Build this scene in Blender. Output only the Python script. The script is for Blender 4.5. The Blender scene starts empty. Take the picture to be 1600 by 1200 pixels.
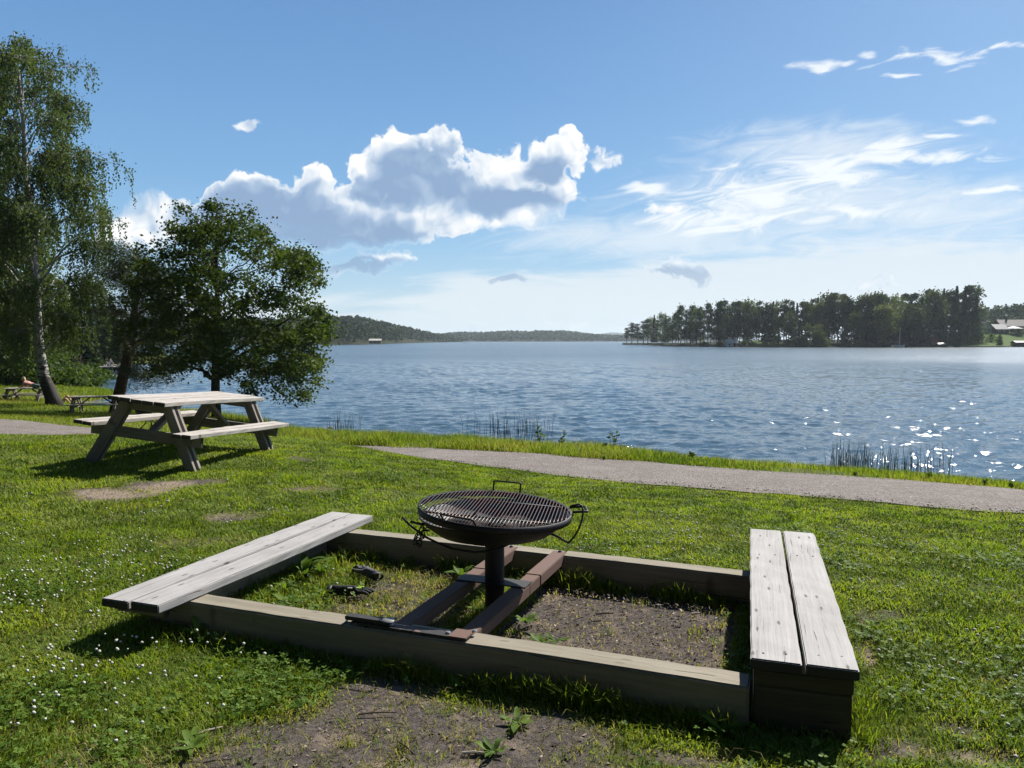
import bpy, bmesh, math, random
import numpy as np
from mathutils import Vector, Matrix
R = math.radians
rng = np.random.default_rng(7)
random.seed(7)
sc = bpy.context.scene
col = sc.collection

# ------------------------------------------------------------------ camera
F = 1202.0; H = 1.535; HZ = 531.5
PITCH = math.atan((600-HZ)/F)
cam_d = bpy.data.cameras.new('camera'); cam = bpy.data.objects.new('camera', cam_d); col.objects.link(cam)
cam_d.sensor_width = 36; cam_d.lens = 36*F/1600; cam_d.clip_start = .05; cam_d.clip_end = 20000
cam.location = (0, 0, H); cam.rotation_euler = (math.pi/2-PITCH, 0, 0)
sc.camera = cam
# ------------------------------------------------------------------ light
SUN_AZ, SUN_EL = R(40), R(43.5)          # azimuth to the right of the view (+y), elevation
sd = bpy.data.lights.new('sun', 'SUN'); sd.energy = 5.0; sd.angle = R(.53); sd.color = (1, .955, .88)
so = bpy.data.objects.new('sun', sd); col.objects.link(so)
sdir = Vector((math.sin(SUN_AZ)*math.cos(SUN_EL), math.cos(SUN_AZ)*math.cos(SUN_EL), math.sin(SUN_EL)))
so.rotation_euler = (-sdir).to_track_quat('-Z', 'Y').to_euler(); so.location = sdir*50
sc.view_settings.view_transform = 'Standard'; sc.view_settings.look = 'None'
sc.view_settings.exposure = .95; sc.view_settings.gamma = 1

# ------------------------------------------------------------------ node helpers
def N(nt, t, ins=None, **props):
    n = nt.nodes.new(t)
    for k, v in props.items(): setattr(n, k, v)
    for k, v in (ins or {}).items():
        s = n.inputs[k]
        if isinstance(v, bpy.types.NodeSocket): nt.links.new(v, s)
        else: s.default_value = v
    return n
def M(nt, op, a, b=None, c=None, clamp=False):
    ins = {0: a}
    if b is not None: ins[1] = b
    if c is not None: ins[2] = c
    n = N(nt, 'ShaderNodeMath', ins, operation=op); n.use_clamp = clamp
    return n.outputs[0]
def V(nt, op, a, b=None):
    ins = {0: a}
    if b is not None: ins[1] = b
    n = N(nt, 'ShaderNodeVectorMath', ins, operation=op)
    return n.outputs['Value'] if op in ('LENGTH', 'DOT_PRODUCT', 'DISTANCE') else n.outputs[0]
def MIX(nt, f, a, b, bt='MIX'):
    n = nt.nodes.new('ShaderNodeMix'); n.data_type = 'RGBA'; n.blend_type = bt
    for i, v in ((0, f), (6, a), (7, b)):
        s = n.inputs[i]
        if isinstance(v, bpy.types.NodeSocket): nt.links.new(v, s)
        else: s.default_value = v if i == 0 else (tuple(v)+(1,))[:4]
    return n.outputs[2]
def STEP(nt, x, lo, hi, o0=0., o1=1.):
    n = N(nt, 'ShaderNodeMapRange', {0: x, 1: lo, 2: hi, 3: o0, 4: o1}, interpolation_type='SMOOTHSTEP')
    return n.outputs[0]
def NOISE(nt, vec, scale, detail=4, rough=.5, dist=0):
    ins = {'Scale': scale, 'Detail': detail, 'Roughness': rough, 'Distortion': dist}
    if vec is not None: ins['Vector'] = vec
    return N(nt, 'ShaderNodeTexNoise', ins).outputs[0]
def NOISE2(nt, vec, scale, detail=4, rough=.5, dist=0):
    return N(nt, 'ShaderNodeTexNoise', {'Vector': vec, 'Scale': scale, 'Detail': detail, 'Roughness': rough, 'Distortion': dist}, noise_dimensions='2D').outputs[0]
def RAMP(nt, fac, stops):
    n = N(nt, 'ShaderNodeValToRGB', {0: fac}); e = n.color_ramp.elements
    while len(e) < len(stops): e.new(.5)
    for el, (p, c) in zip(e, stops): el.position = p; el.color = tuple(c)+(1,)
    return n.outputs[0]
def BUMP(nt, h, strength, dist=.01):
    return N(nt, 'ShaderNodeBump', {'Height': h, 'Strength': strength, 'Distance': dist}).outputs[0]

# ------------------------------------------------------------------ sky
def pix_uv(px, py):
    a = (px-800)/F; b = (600-py)/F
    cp, sp = math.cos(PITCH), math.sin(PITCH)
    y = cp+b*sp; z = -sp+b*cp
    return a/y, z/y
def build_world():
    w = bpy.data.worlds.new('World'); sc.world = w; w.use_nodes = True
    nt = w.node_tree; nt.nodes.clear()
    sky = N(nt, 'ShaderNodeTexSky', sky_type='NISHITA')
    sky.sun_disc = False; sky.sun_elevation = SUN_EL; sky.sun_rotation = SUN_AZ
    sky.altitude = 150; sky.air_density = 1.0; sky.dust_density = .6; sky.ozone_density = 2.2
    tc = N(nt, 'ShaderNodeTexCoord').outputs['Generated']
    sp = N(nt, 'ShaderNodeSeparateXYZ', {0: tc}).outputs
    yy = M(nt, 'MAXIMUM', sp[1], .08)
    U = M(nt, 'DIVIDE', sp[0], yy); VV = M(nt, 'DIVIDE', sp[2], yy)
    P = N(nt, 'ShaderNodeCombineXYZ', {0: U, 1: VV}).outputs[0]
    front = M(nt, 'MULTIPLY', STEP(nt, sp[1], .1, .3), STEP(nt, sp[2], -.005, .01))
    def warp(p, scale, amp):
        n = N(nt, 'ShaderNodeTexNoise', {'Vector': p, 'Scale': scale, 'Detail': 2.}, noise_dimensions='2D')
        d = V(nt, 'SUBTRACT', n.outputs[1], (.5, .5, .5))
        return V(nt, 'ADD', p, V(nt, 'MULTIPLY', d, (amp, amp, 0)))
    def field(p, blobs, k=.25):
        acc = None
        for cx, cy, rx, ry in blobs:
            u, v = pix_uv(cx, cy)
            q = V(nt, 'LENGTH', V(nt, 'MULTIPLY', V(nt, 'SUBTRACT', p, (u, v, 0)), (F/rx, F/ry, 0)))
            acc = q if acc is None else M(nt, 'SMOOTH_MIN', acc, q, k)
        return M(nt, 'SUBTRACT', 1., acc)
    PW = warp(warp(P, 14, .035), 48, .012)
    lumps = [(395,312,66,50),(345,318,42,34),(440,318,36,40),(492,308,56,54),(535,335,66,54),(455,355,70,44),
             (640,252,68,54),(600,305,60,44),(620,325,60,40),(686,232,42,46),(588,262,46,36),(665,292,90,54),(700,318,130,50),(600,350,100,36),
             (800,272,68,48),(850,256,56,48),(892,238,30,44),(780,320,110,40),(868,300,38,34),(520,366,130,26),
             (252,342,76,44),(205,360,60,40)]
    small = [(948,250,34,19),(1075,428,52,25),(385,197,20,10),(600,405,56,17),(550,418,60,16),(1368,449,46,11),
             (785,436,42,9),(740,506,16,9),(885,508,40,7),(505,420,40,14),(1030,324,34,12)]
    def puff(p):
        v = N(nt, 'ShaderNodeTexVoronoi', {'Vector': p, 'Scale': 25., 'Detail': 2., 'Roughness': .5, 'Smoothness': .3}, feature='SMOOTH_F1', voronoi_dimensions='2D').outputs['Distance']
        return M(nt, 'SUBTRACT', 1., v)
    n1 = puff(PW); n2 = puff(V(nt, 'ADD', PW, (.005, .0095, 0)))
    wis = NOISE2(nt, PW, 52, 6, .68)
    nb = NOISE2(nt, PW, 9, 2, .5); nb2 = NOISE2(nt, V(nt, 'ADD', PW, (.016, .026, 0)), 9, 2, .5)
    fl = field(PW, lumps, .2)
    fs = field(PW, small, .15)
    soft = [(520,380,150,34),(420,365,70,30),(210,345,90,60),(790,330,120,30),(240,385,80,40)]
    sf = STEP(nt, field(PW, soft, .3), -.2, .5)
    dl = M(nt, 'ADD', M(nt, 'MINIMUM', M(nt, 'MULTIPLY', fl, 1.5), .75), M(nt, 'MULTIPLY', M(nt, 'SUBTRACT', n1, .40), M(nt, 'SUBTRACT', .75, M(nt, 'MULTIPLY', sf, .5))))
    dl = M(nt, 'ADD', dl, M(nt, 'MULTIPLY', M(nt, 'SUBTRACT', wis, .5), .75))
    ds = M(nt, 'ADD', M(nt, 'MULTIPLY', fs, 1.2), M(nt, 'ADD', M(nt, 'MULTIPLY', M(nt, 'SUBTRACT', n1, .45), .5), M(nt, 'MULTIPLY', M(nt, 'SUBTRACT', wis, .5), 2.0)))
    dens = M(nt, 'MAXIMUM', dl, ds)
    al = N(nt, 'ShaderNodeMapRange', {0: dl, 1: M(nt, 'MULTIPLY', sf, -.12), 2: M(nt, 'ADD', .22, M(nt, 'MULTIPLY', sf, .6))}, interpolation_type='SMOOTHSTEP').outputs[0]
    alpha = M(nt, 'MAXIMUM', al, M(nt, 'MULTIPLY', STEP(nt, ds, 0., .6), .85))
    # lit by the sun standing high to the right behind: thin rims and sunward bulges bright, deep bodies blue grey
    rel = M(nt, 'ADD', M(nt, 'MULTIPLY', M(nt, 'SUBTRACT', n1, n2), .7), M(nt, 'MULTIPLY', M(nt, 'SUBTRACT', nb, nb2), 1.3))
    thick = STEP(nt, dens, .0, .42)
    dark = [(480,350,80,60),(405,325,70,44),(560,366,130,30),(650,262,66,38),(610,300,60,34),(690,290,60,26),(1068,436,48,20),
            (790,310,90,26),(570,414,60,14),(350,340,80,40),(785,438,44,10),(850,262,40,26),(420,360,70,40)]
    dk = STEP(nt, field(PW, dark, .3), -.4, .6)
    lum = M(nt, 'ADD', M(nt, 'SUBTRACT', 1.02, M(nt, 'MULTIPLY', thick, .16)), M(nt, 'MULTIPLY', M(nt, 'MULTIPLY', rel, thick), M(nt, 'SUBTRACT', 1., M(nt, 'MULTIPLY', dk, .5))))
    lum = M(nt, 'SUBTRACT', lum, M(nt, 'MULTIPLY', M(nt, 'MULTIPLY', dk, M(nt, 'ADD', .25, M(nt, 'MULTIPLY', thick, .75))), .92), clamp=True)
    ccol = RAMP(nt, lum, [(0, (.25, .37, .56)), (.3, (.37, .49, .66)), (.6, (.62, .70, .80)), (1, (.96, .96, .95))])
    # streaky high cloud to the right, and the pale bank above the horizon
    Us = M(nt, 'ADD', VV, M(nt, 'MULTIPLY', U, -.16))
    PS = N(nt, 'ShaderNodeCombineXYZ', {0: U, 1: M(nt, 'MULTIPLY', Us, 4.2)}).outputs[0]
    PS2 = N(nt, 'ShaderNodeCombineXYZ', {0: U, 1: M(nt, 'MULTIPLY', VV, 7.)}).outputs[0]
    ns = NOISE2(nt, PS, 11, 6, .66, .8)
    ns2 = NOISE2(nt, PS2, 5, 6, .6, .3)
    PWs = warp(P, 20, .02)
    streaks = [(1190,310,120,46),(1290,268,140,30),(1420,247,130,13),(1390,228,70,10),(1520,190,44,8),(1462,212,34,6),
               (1290,100,66,10),(1480,90,84,14),(1400,119,36,5),(1358,90,18,9),(1000,292,46,9),(1040,322,44,13),
               (1340,330,110,14),(1560,297,60,6),(1120,345,150,22),(1570,72,30,6)]
    fst = field(PWs, streaks, .2)
    st = M(nt, 'ADD', fst, M(nt, 'MULTIPLY', M(nt, 'SUBTRACT', ns, .5), 3.0))
    sa = M(nt, 'MULTIPLY', STEP(nt, st, -.05, .95), .9)
    veil = field(PWs, [(1260,320,280,80),(1450,330,260,60),(1050,370,260,40),(1300,230,200,40)], .4)
    va = M(nt, 'MULTIPLY', STEP(nt, M(nt, 'ADD', veil, M(nt, 'MULTIPLY', M(nt, 'SUBTRACT', ns, .5), 1.6)), -.35, 1.0), .72)
    bandv = M(nt, 'SUBTRACT', VV, M(nt, 'MULTIPLY', U, .03))
    bank = M(nt, 'ADD', STEP(nt, bandv, .150, .05), M(nt, 'MULTIPLY', M(nt, 'SUBTRACT', ns2, .5), 1.0))
    bank = M(nt, 'ADD', bank, STEP(nt, U, -.28, .38, -.42, .12))
    ba = M(nt, 'MULTIPLY', STEP(nt, bank, .38, .72), STEP(nt, VV, .0, .05, .45, .8))
    # clear northern summer air over the Nishita sky: blue-white and not yellow low down, paler towards the sun
    grad = RAMP(nt, sp[2], [(0, (.50, .66, .77)), (.05, (.43, .62, .77)), (.12, (.27, .50, .745)), (.19, (.19, .41, .70)), (.30, (.142, .33, .63)), (.42, (.112, .267, .55)), (.75, (.05, .14, .34)), (1, (.035, .10, .27))])
    grad = MIX(nt, STEP(nt, sp[0], -.1, .85, 0., .5), grad, (.34, .56, .86))
    c = MIX(nt, .82, sky.outputs[0], V(nt, 'MULTIPLY', grad, (10., 10., 10.)))
    # sky away from the sun, mostly out of view, dimmed to deepen the shadows
    opp = STEP(nt, M(nt, 'ADD', M(nt, 'MULTIPLY', sp[1], .766), M(nt, 'MULTIPLY', sp[0], .643)), .25, -.5, 1., .08)
    c = V(nt, 'MULTIPLY', c, N(nt, 'ShaderNodeCombineXYZ', {0: opp, 1: opp, 2: opp}).outputs[0])
    c = MIX(nt, M(nt, 'MULTIPLY', ba, front), c, (7.3, 7.9, 8.3))
    c = MIX(nt, M(nt, 'MULTIPLY', va, front), c, (7.6, 8.2, 8.7))
    c = MIX(nt, M(nt, 'MULTIPLY', sa, front), c, (8.6, 9.0, 9.3))
    cc = V(nt, 'MULTIPLY', ccol, (10., 10., 10.))
    c = MIX(nt, M(nt, 'MULTIPLY', M(nt, 'MULTIPLY', alpha, front), STEP(nt, VV, .02, .14, .45, .97)), c, cc)
    bg = N(nt, 'ShaderNodeBackground', {'Color': c, 'Strength': .058})
    out = N(nt, 'ShaderNodeOutputWorld', {0: bg.outputs[0]})
SKY_SAT, SKY_VAL = 1.12, .8
build_world()

# ------------------------------------------------------------------ mesh helpers
def at(px, py, z):
    """world x, y where the sight line of a photo pixel meets the level z"""
    a = (px-800)/F; b = (600-py)/F
    cp, sp = math.cos(PITCH), math.sin(PITCH)
    y = cp+b*sp; zz = -sp+b*cp
    t = (z-H)/zz
    return np.array((a*t, y*t))
def ray(px, d):
    return (px-800)/F*d, d
def tag(o, label=None, cat=None, group=None, kind=None):
    if label: o['label'] = label
    if cat: o['category'] = cat
    if group: o['group'] = group
    if kind: o['kind'] = kind
    return o
def empty(name, loc, label, cat, group=None, rot=None):
    o = bpy.data.objects.new(name, None); col.objects.link(o); o.empty_display_size = .2
    o.location = loc
    if rot is not None: o.rotation_euler = rot
    return tag(o, label, cat, group)
def arr_mesh(name, verts, faces, mat, k, rnd=None, parent=None, smooth=False, off=None):
    """mesh from numpy arrays; faces (m,k)"""
    verts = np.asarray(verts, np.float32)
    if off is not None: verts = verts-np.asarray(off, np.float32)
    faces = np.asarray(faces, np.int32)
    me = bpy.data.meshes.new(name)
    me.vertices.add(len(verts)); me.vertices.foreach_set('co', verts.ravel())
    me.loops.add(faces.size); me.loops.foreach_set('vertex_index', faces.ravel())
    me.polygons.add(len(faces)); me.polygons.foreach_set('loop_start', np.arange(0, faces.size, k, dtype=np.int32))
    if smooth: me.polygons.foreach_set('use_smooth', np.ones(len(faces), bool))
    if rnd is not None:
        for an, av in (rnd.items() if isinstance(rnd, dict) else (('rnd', rnd),)):
            a = me.attributes.new(an, 'FLOAT', 'POINT'); a.data.foreach_set('value', np.asarray(av, np.float32))
    me.update(calc_edges=True)
    if mat: me.materials.append(mat)
    o = bpy.data.objects.new(name, me); col.objects.link(o)
    if parent: o.parent = parent
    return o
class MB:
    def __init__(s): s.v = []; s.f = []
    def add(s, vs, fs):
        n = len(s.v); s.v += [tuple(v) for v in vs]; s.f += [tuple(i+n for i in f) for f in fs]
    def box(s, c, size, rot=None):
        hx, hy, hz = (q/2 for q in size); c = Vector(c)
        vs = [Vector((x, y, z)) for x in (-hx, hx) for y in (-hy, hy) for z in (-hz, hz)]
        if rot: vs = [rot @ v for v in vs]
        s.add([v+c for v in vs], [(0,1,3,2),(4,6,7,5),(0,4,5,1),(2,3,7,6),(0,2,6,4),(1,5,7,3)])
    def tube(s, pts, rad, sides=8, cap=True, closed=False):
        pts = [Vector(p) for p in pts]; n = len(pts)
        if not hasattr(rad, '__len__'): rad = [rad]*n
        prev = None; rings = []
        for i in range(n):
            if closed: d = pts[(i+1) % n]-pts[i-1]
            else: d = pts[min(i+1, n-1)]-pts[max(i-1, 0)]
            d.normalize()
            if prev is None:
                a = d.orthogonal().normalized()
            else:
                a = prev-d*prev.dot(d)
                a = a.normalized() if a.length > 1e-6 else d.orthogonal().normalized()
            prev = a; b = d.cross(a)
            rings.append([pts[i]+(a*math.cos(2*math.pi*j/sides)+b*math.sin(2*math.pi*j/sides))*rad[i] for j in range(sides)])
        vs = [v for r in rings for v in r]; fs = []
        for i in range(n if closed else n-1):
            i2 = (i+1) % n
            for j in range(sides):
                j2 = (j+1) % sides
                fs.append((i*sides+j, i*sides+j2, i2*sides+j2, i2*sides+j))
        if cap and not closed:
            fs.append(tuple(range(sides))[::-1]); fs.append(tuple((n-1)*sides+j for j in range(sides)))
        s.add(vs, fs)
    def lathe(s, prof, seg=32, c=(0, 0, 0)):
        c = Vector(c); n = len(prof); vs = []; fs = []
        for j in range(seg):
            a = 2*math.pi*j/seg
            for r, z in prof: vs.append(c+Vector((r*math.cos(a), r*math.sin(a), z)))
        for j in range(seg):
            j2 = (j+1) % seg
            for i in range(n-1): fs.append((j*n+i, j2*n+i, j2*n+i+1, j*n+i+1))
        s.add(vs, fs)
    def build(s, name, mat, parent=None, smooth=False, bevel=0, off=None, seg=2):
        me = bpy.data.meshes.new(name)
        vs = s.v if off is None else [(v[0]-off[0], v[1]-off[1], v[2]-off[2]) for v in s.v]
        me.from_pydata(vs, [], s.f)
        if bevel:
            bm = bmesh.new(); bm.from_mesh(me)
            bmesh.ops.bevel(bm, geom=[e for e in bm.edges if e.calc_face_angle(0) > .5], offset=bevel, segments=seg, affect='EDGES', clamp_overlap=True)
            bm.to_mesh(me); bm.free()
        if smooth: me.polygons.foreach_set('use_smooth', [True]*len(me.polygons))
        me.update()
        me.materials.append(mat)
        o = bpy.data.objects.new(name, me); col.objects.link(o)
        if parent: o.parent = parent
        return o
def plank(name, parent, a, b, w, t, mat, up=(0, 0, 1), bev=.004, warp=.003):
    """a board whose top face runs from a to b (parent space); its own x axis follows the grain"""
    a = Vector(a); b = Vector(b); X = (b-a); L = X.length; X.normalize()
    Y = Vector(up).cross(X).normalized(); Z = X.cross(Y)
    n = max(2, int(L/.12)); vs = []; fs = []
    ph = random.random()*9
    for i in range(n+1):
        x = L*i/n
        wz = warp*math.sin(x*2.1+ph); wy = warp*.6*math.sin(x*1.3+2*ph)
        for sy, sz in ((-1, 0), (1, 0), (1, -1), (-1, -1)):
            j = .0012*math.sin(x*23+sy*5+sz*3+ph)+random.gauss(0, .0006)
            vs.append((x, sy*(w/2+j)+wy, sz*t+wz+j))
    for i in range(n):
        for k in range(4):
            k2 = (k+1) % 4
            fs.append((i*4+k, i*4+k2, i*4+4+k2, i*4+4+k))
    fs.append((3, 2, 1, 0)); fs.append(tuple(n*4+k for k in range(4)))
    m = MB(); m.add(vs, fs)
    o = m.build(name, mat, parent, bevel=bev)
    o.matrix_basis = Matrix(((X.x, Y.x, Z.x, a.x), (X.y, Y.y, Z.y, a.y), (X.z, Y.z, Z.z, a.z), (0, 0, 0, 1)))
    return o
def copy_tree(o, parent=None):
    c = o.copy(); col.objects.link(c)
    if parent: c.parent = parent
    for ch in o.children: copy_tree(ch, c)
    return c

# numpy value noise
_perm = rng.permutation(4096).astype(np.int64); _val = rng.random(4096)
def vnoise(x, y):
    xi = np.floor(x).astype(np.int64); yi = np.floor(y).astype(np.int64); fx = x-xi; fy = y-yi
    fx = fx*fx*(3-2*fx); fy = fy*fy*(3-2*fy)
    h = lambda a, b: _val[(_perm[(a & 4095)]+b*57) & 4095]
    return (h(xi, yi)*(1-fx)+h(xi+1, yi)*fx)*(1-fy)+(h(xi, yi+1)*(1-fx)+h(xi+1, yi+1)*fx)*fy
def fbm(x, y, o=4):
    s = 0; a = .5; n = 0
    for _ in range(o):
        s = s+a*vnoise(x, y); n += a; a *= .5; x = x*2.03+17; y = y*2.03+5
    return s/n
def sstep(x, a, b):
    t = np.clip((x-a)/(b-a), 0, 1); return t*t*(3-2*t)

# ------------------------------------------------------------------ materials
def mat_new(name):
    m = bpy.data.materials.new(name); m.use_nodes = True
    nt = m.node_tree; nt.nodes.clear()
    return m, nt
def finish(nt, bsdf): N(nt, 'ShaderNodeOutputMaterial', {0: bsdf})
def P_(nt, color, rough=.6, normal=None, spec=.3, metal=0., **kw):
    ins = {'Base Color': color if isinstance(color, bpy.types.NodeSocket) else tuple(color)+(1,), 'Roughness': rough, 'Specular IOR Level': spec, 'Metallic': metal}
    if normal is not None: ins['Normal'] = normal
    ins.update(kw)
    return N(nt, 'ShaderNodeBsdfPrincipled', ins).outputs[0]
def wood(name, light, mid, dark, knot=1.0, bump=.5):
    m, nt = mat_new(name)
    tc = N(nt, 'ShaderNodeTexCoord').outputs['Object']
    oi = N(nt, 'ShaderNodeObjectInfo').outputs['Random']
    off = N(nt, 'ShaderNodeCombineXYZ', {0: M(nt, 'MULTIPLY', oi, 37.), 1: M(nt, 'MULTIPLY', oi, 91.), 2: M(nt, 'MULTIPLY', oi, 13.)}).outputs[0]
    p = V(nt, 'ADD', tc, off)
    wv = N(nt, 'ShaderNodeTexNoise', {'Vector': V(nt, 'MULTIPLY', p, (1.6, 5, 5)), 'Scale': 1., 'Detail': 2.}).outputs[1]
    pw = V(nt, 'ADD', p, V(nt, 'MULTIPLY', V(nt, 'SUBTRACT', wv, (.5, .5, .5)), (0, .05, .05)))
    g = NOISE(nt, V(nt, 'MULTIPLY', pw, (1.1, 60, 60)), 1., 5, .6)
    fine = NOISE(nt, V(nt, 'MULTIPLY', p, (5, 320, 320)), 1., 3, .6)
    blotch = NOISE(nt, V(nt, 'MULTIPLY', p, (2.2, 5, 5)), 1., 4, .6)
    vk = N(nt, 'ShaderNodeTexVoronoi', {'Vector': V(nt, 'MULTIPLY', pw, (3.6, 13, 1.2)), 'Scale': 1.}, feature='F1', voronoi_dimensions='2D')
    kn = M(nt, 'MULTIPLY', STEP(nt, vk.outputs['Distance'], .13, .04), M(nt, 'GREATER_THAN', N(nt, 'ShaderNodeSeparateXYZ', {0: vk.outputs['Color']}).outputs[0], .45))
    f = M(nt, 'ADD', M(nt, 'MULTIPLY', g, .5), M(nt, 'ADD', M(nt, 'MULTIPLY', fine, .22), M(nt, 'MULTIPLY', blotch, .44)))
    c = RAMP(nt, f, [(.34, dark), (.5, mid), (.72, light)])
    crack = STEP(nt, NOISE(nt, V(nt, 'MULTIPLY', pw, (1.4, 85, 85)), 1., 2, .5), .69, .73)
    c = MIX(nt, M(nt, 'MULTIPLY', crack, .75), c, tuple(q*.3 for q in dark))
    c = MIX(nt, M(nt, 'MULTIPLY', kn, .8*knot), c, (dark[0]*.5, dark[1]*.42, dark[2]*.36))
    nrm = N(nt, 'ShaderNodeSeparateXYZ', {0: N(nt, 'ShaderNodeTexCoord').outputs['Normal']}).outputs[0]
    c = MIX(nt, STEP(nt, M(nt, 'ABSOLUTE', nrm), .7, .95), c, tuple(q*.35 for q in dark))
    h = M(nt, 'SUBTRACT', M(nt, 'ADD', g, M(nt, 'MULTIPLY', fine, .5)), M(nt, 'MULTIPLY', crack, 1.2))
    finish(nt, P_(nt, c, .78, BUMP(nt, h, bump, .004), .2))
    return m
def plain(name, color, rough=.7, var=.25, scale=8., bump=0., spec=.3, metal=0.):
    m, nt = mat_new(name)
    tc = N(nt, 'ShaderNodeTexCoord').outputs['Object']
    n = NOISE(nt, tc, scale, 5, .6)
    c = MIX(nt, n, tuple(q*(1-var) for q in color), tuple(min(1, q*(1+var)) for q in color))
    finish(nt, P_(nt, c, rough, BUMP(nt, n, bump, .01) if bump else None, spec, metal))
    return m
def leafmat(name, c0, c1, trans=.4, rough=.6, spec=.14):
    m, nt = mat_new(name)
    a = N(nt, 'ShaderNodeAttribute', attribute_name='rnd').outputs['Fac']
    c = MIX(nt, a, c0, c1)
    if name.startswith('far_'):      # every tree of the far wood has its own tone
        c = MIX(nt, 1., c, RAMP(nt, N(nt, 'ShaderNodeObjectInfo').outputs['Random'], [(0, (.55, .62, .75)), (.5, (1, 1, 1)), (1, (1.75, 1.6, 1.05))]), 'MULTIPLY')
    b = P_(nt, c, rough, None, spec)
    tcol = MIX(nt, 1., c, (1.25, 1.25, .5), 'MULTIPLY')
    t = N(nt, 'ShaderNodeBsdfTranslucent', {0: tcol}).outputs[0]
    finish(nt, N(nt, 'ShaderNodeMixShader', {0: trans, 1: b, 2: t}).outputs[0])
    return m
def ruststeel(name, black, rust, amount, rough=.5):
    m, nt = mat_new(name)
    tc = N(nt, 'ShaderNodeTexCoord').outputs['Object']
    n = NOISE(nt, tc, 9, 6, .65); n2 = NOISE(nt, tc, 60, 3, .6)
    f = STEP(nt, M(nt, 'ADD', n, M(nt, 'MULTIPLY', n2, .3)), .82-amount, .98-amount)
    c = MIX(nt, f, black, rust)
    finish(nt, P_(nt, c, rough, BUMP(nt, n2, .25, .003), .4, .25))
    return m
W_bench = wood('weathered_grey_wood', (.355, .342, .334), (.265, .254, .246), (.125, .116, .110))
W_beam = wood('weathered_brown_timber', (.25, .22, .17), (.18, .158, .118), (.09, .077, .056), .6)
W_block = wood('shaded_stained_brown_block', (.085, .068, .046), (.058, .047, .031), (.03, .024, .016), .6)  # brown stained wood, its colour darkened further to carry the sunless side's shade
W_table = wood('weathered_table_wood', (.42, .39, .36), (.32, .29, .26), (.17, .15, .135))
W_leg = wood('dark_table_timber', (.24, .215, .185), (.17, .15, .13), (.09, .08, .07), .6)
M_black = ruststeel('black_steel', (.012, .012, .013), (.06, .028, .018), .12, .55)
M_grate = ruststeel('sooty_grate_steel', (.030, .029, .028), (.075, .024, .014), .25, .36)
M_rail = ruststeel('rust_primed_steel', (.070, .041, .032), (.118, .070, .054), .45, .8)
M_plate = ruststeel('dark_flat_steel', (.030, .027, .026), (.15, .095, .08), .1, .6)
M_ash = plain('ash_and_char', (.020, .019, .018), .9, .9, 60, 1.)
M_dull = plain('dull_metal_disc', (.16, .16, .16), .55, .2, 40)
M_zinc = plain('zinc_bolt', (.5, .5, .5), .35, .2, 30, 0, .5, .9)
M_birchleaf = leafmat('birch_leaf', (.045, .074, .027), (.105, .145, .050), .36)
M_alderleaf = leafmat('alder_leaf', (.027, .050, .013), (.088, .128, .024), .36)
M_needle = leafmat('pine_needle', (.020, .034, .018), (.055, .075, .036), .2, .6)
M_farleaf = leafmat('far_leaf', (.034, .056, .026), (.085, .115, .045), .3, .7, .1)
M_farneedle = leafmat('far_needle', (.024, .045, .024), (.060, .090, .042), .2, .7, .1)
M_hill = leafmat('hill_leaf', (.020, .040, .024), (.050, .078, .038), .2, .7, .1)
M_shrub = leafmat('shrub_leaf', (.03, .06, .015), (.10, .15, .035), .35)
M_weed = leafmat('weed_leaf', (.05, .10, .015), (.13, .20, .03), .45)
M_grass = None
M_bark = plain('dark_bark', (.05, .042, .036), .9, .5, 14, .8, .1)
M_pinebark = plain('pine_bark', (.075, .05, .038), .9, .5, 10, .8, .1)
def birchbark():
    m, nt = mat_new('birch_bark')
    tc = N(nt, 'ShaderNodeTexCoord').outputs['Object']
    sp = N(nt, 'ShaderNodeSeparateXYZ', {0: tc}).outputs
    n = NOISE(nt, V(nt, 'MULTIPLY', tc, (3, 3, 9)), 1., 5, .65)
    n2 = NOISE(nt, tc, 2.2, 3, .6)
    d = M(nt, 'ADD', n, STEP(nt, M(nt, 'ADD', sp[2], M(nt, 'MULTIPLY', n2, 3.)), 3.9, .9, -.08, .6))
    c = MIX(nt, STEP(nt, d, .47, .6), (.30, .29, .275), (.04, .036, .033))
    finish(nt, P_(nt, c, .8, BUMP(nt, n, .4, .02), .2))
    return m
M_birch = birchbark()

# ------------------------------------------------------------------ ground
WATER = -2.0
PU_px = [(0,655.5,-.60),(90,664,-.60),(150,671,-.58),(195,675.5,-.58),(300,689,-.57),(450,692,-.55),(530,694.5,-.50),(650,701,-.50),(800,707,-.50),(1000,722,-.50),(1200,738,-.48),(1400,751,-.45),(1600,768,-.42)]
PL_px = [(0,690,-.40),(75,695,-.42),(195,702,-.44),(300,709,-.44),(450,713,-.42),(560,709,-.40),(650,717,-.38),(800,736,-.35),(1000,758,-.32),(1200,773,-.30),(1400,790,-.28),(1600,806,-.25)]
PU = np.array([(*at(x, y, z), z) for x, y, z in PU_px]); PL = np.array([(*at(x, y, z), z) for x, y, z in PL_px])
PU = np.vstack([[(-60, 44, -.4), (-32, 28.5, -.5)], PU, [(13, 5.2, -.42), (26, -3, -.4)]])
PL = np.vstack([[(-60, 36, -.2), (-32, 22.5, -.3)], PL, [(11.5, 3.2, -.25), (24, -5.4, -.25)]])
PU = PU[np.argsort(PU[:, 0])]; PL = PL[np.argsort(PL[:, 0])]
yU = lambda x: np.interp(x, PU[:, 0], PU[:, 1]); yL = lambda x: np.interp(x, PL[:, 0], PL[:, 1])
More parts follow.
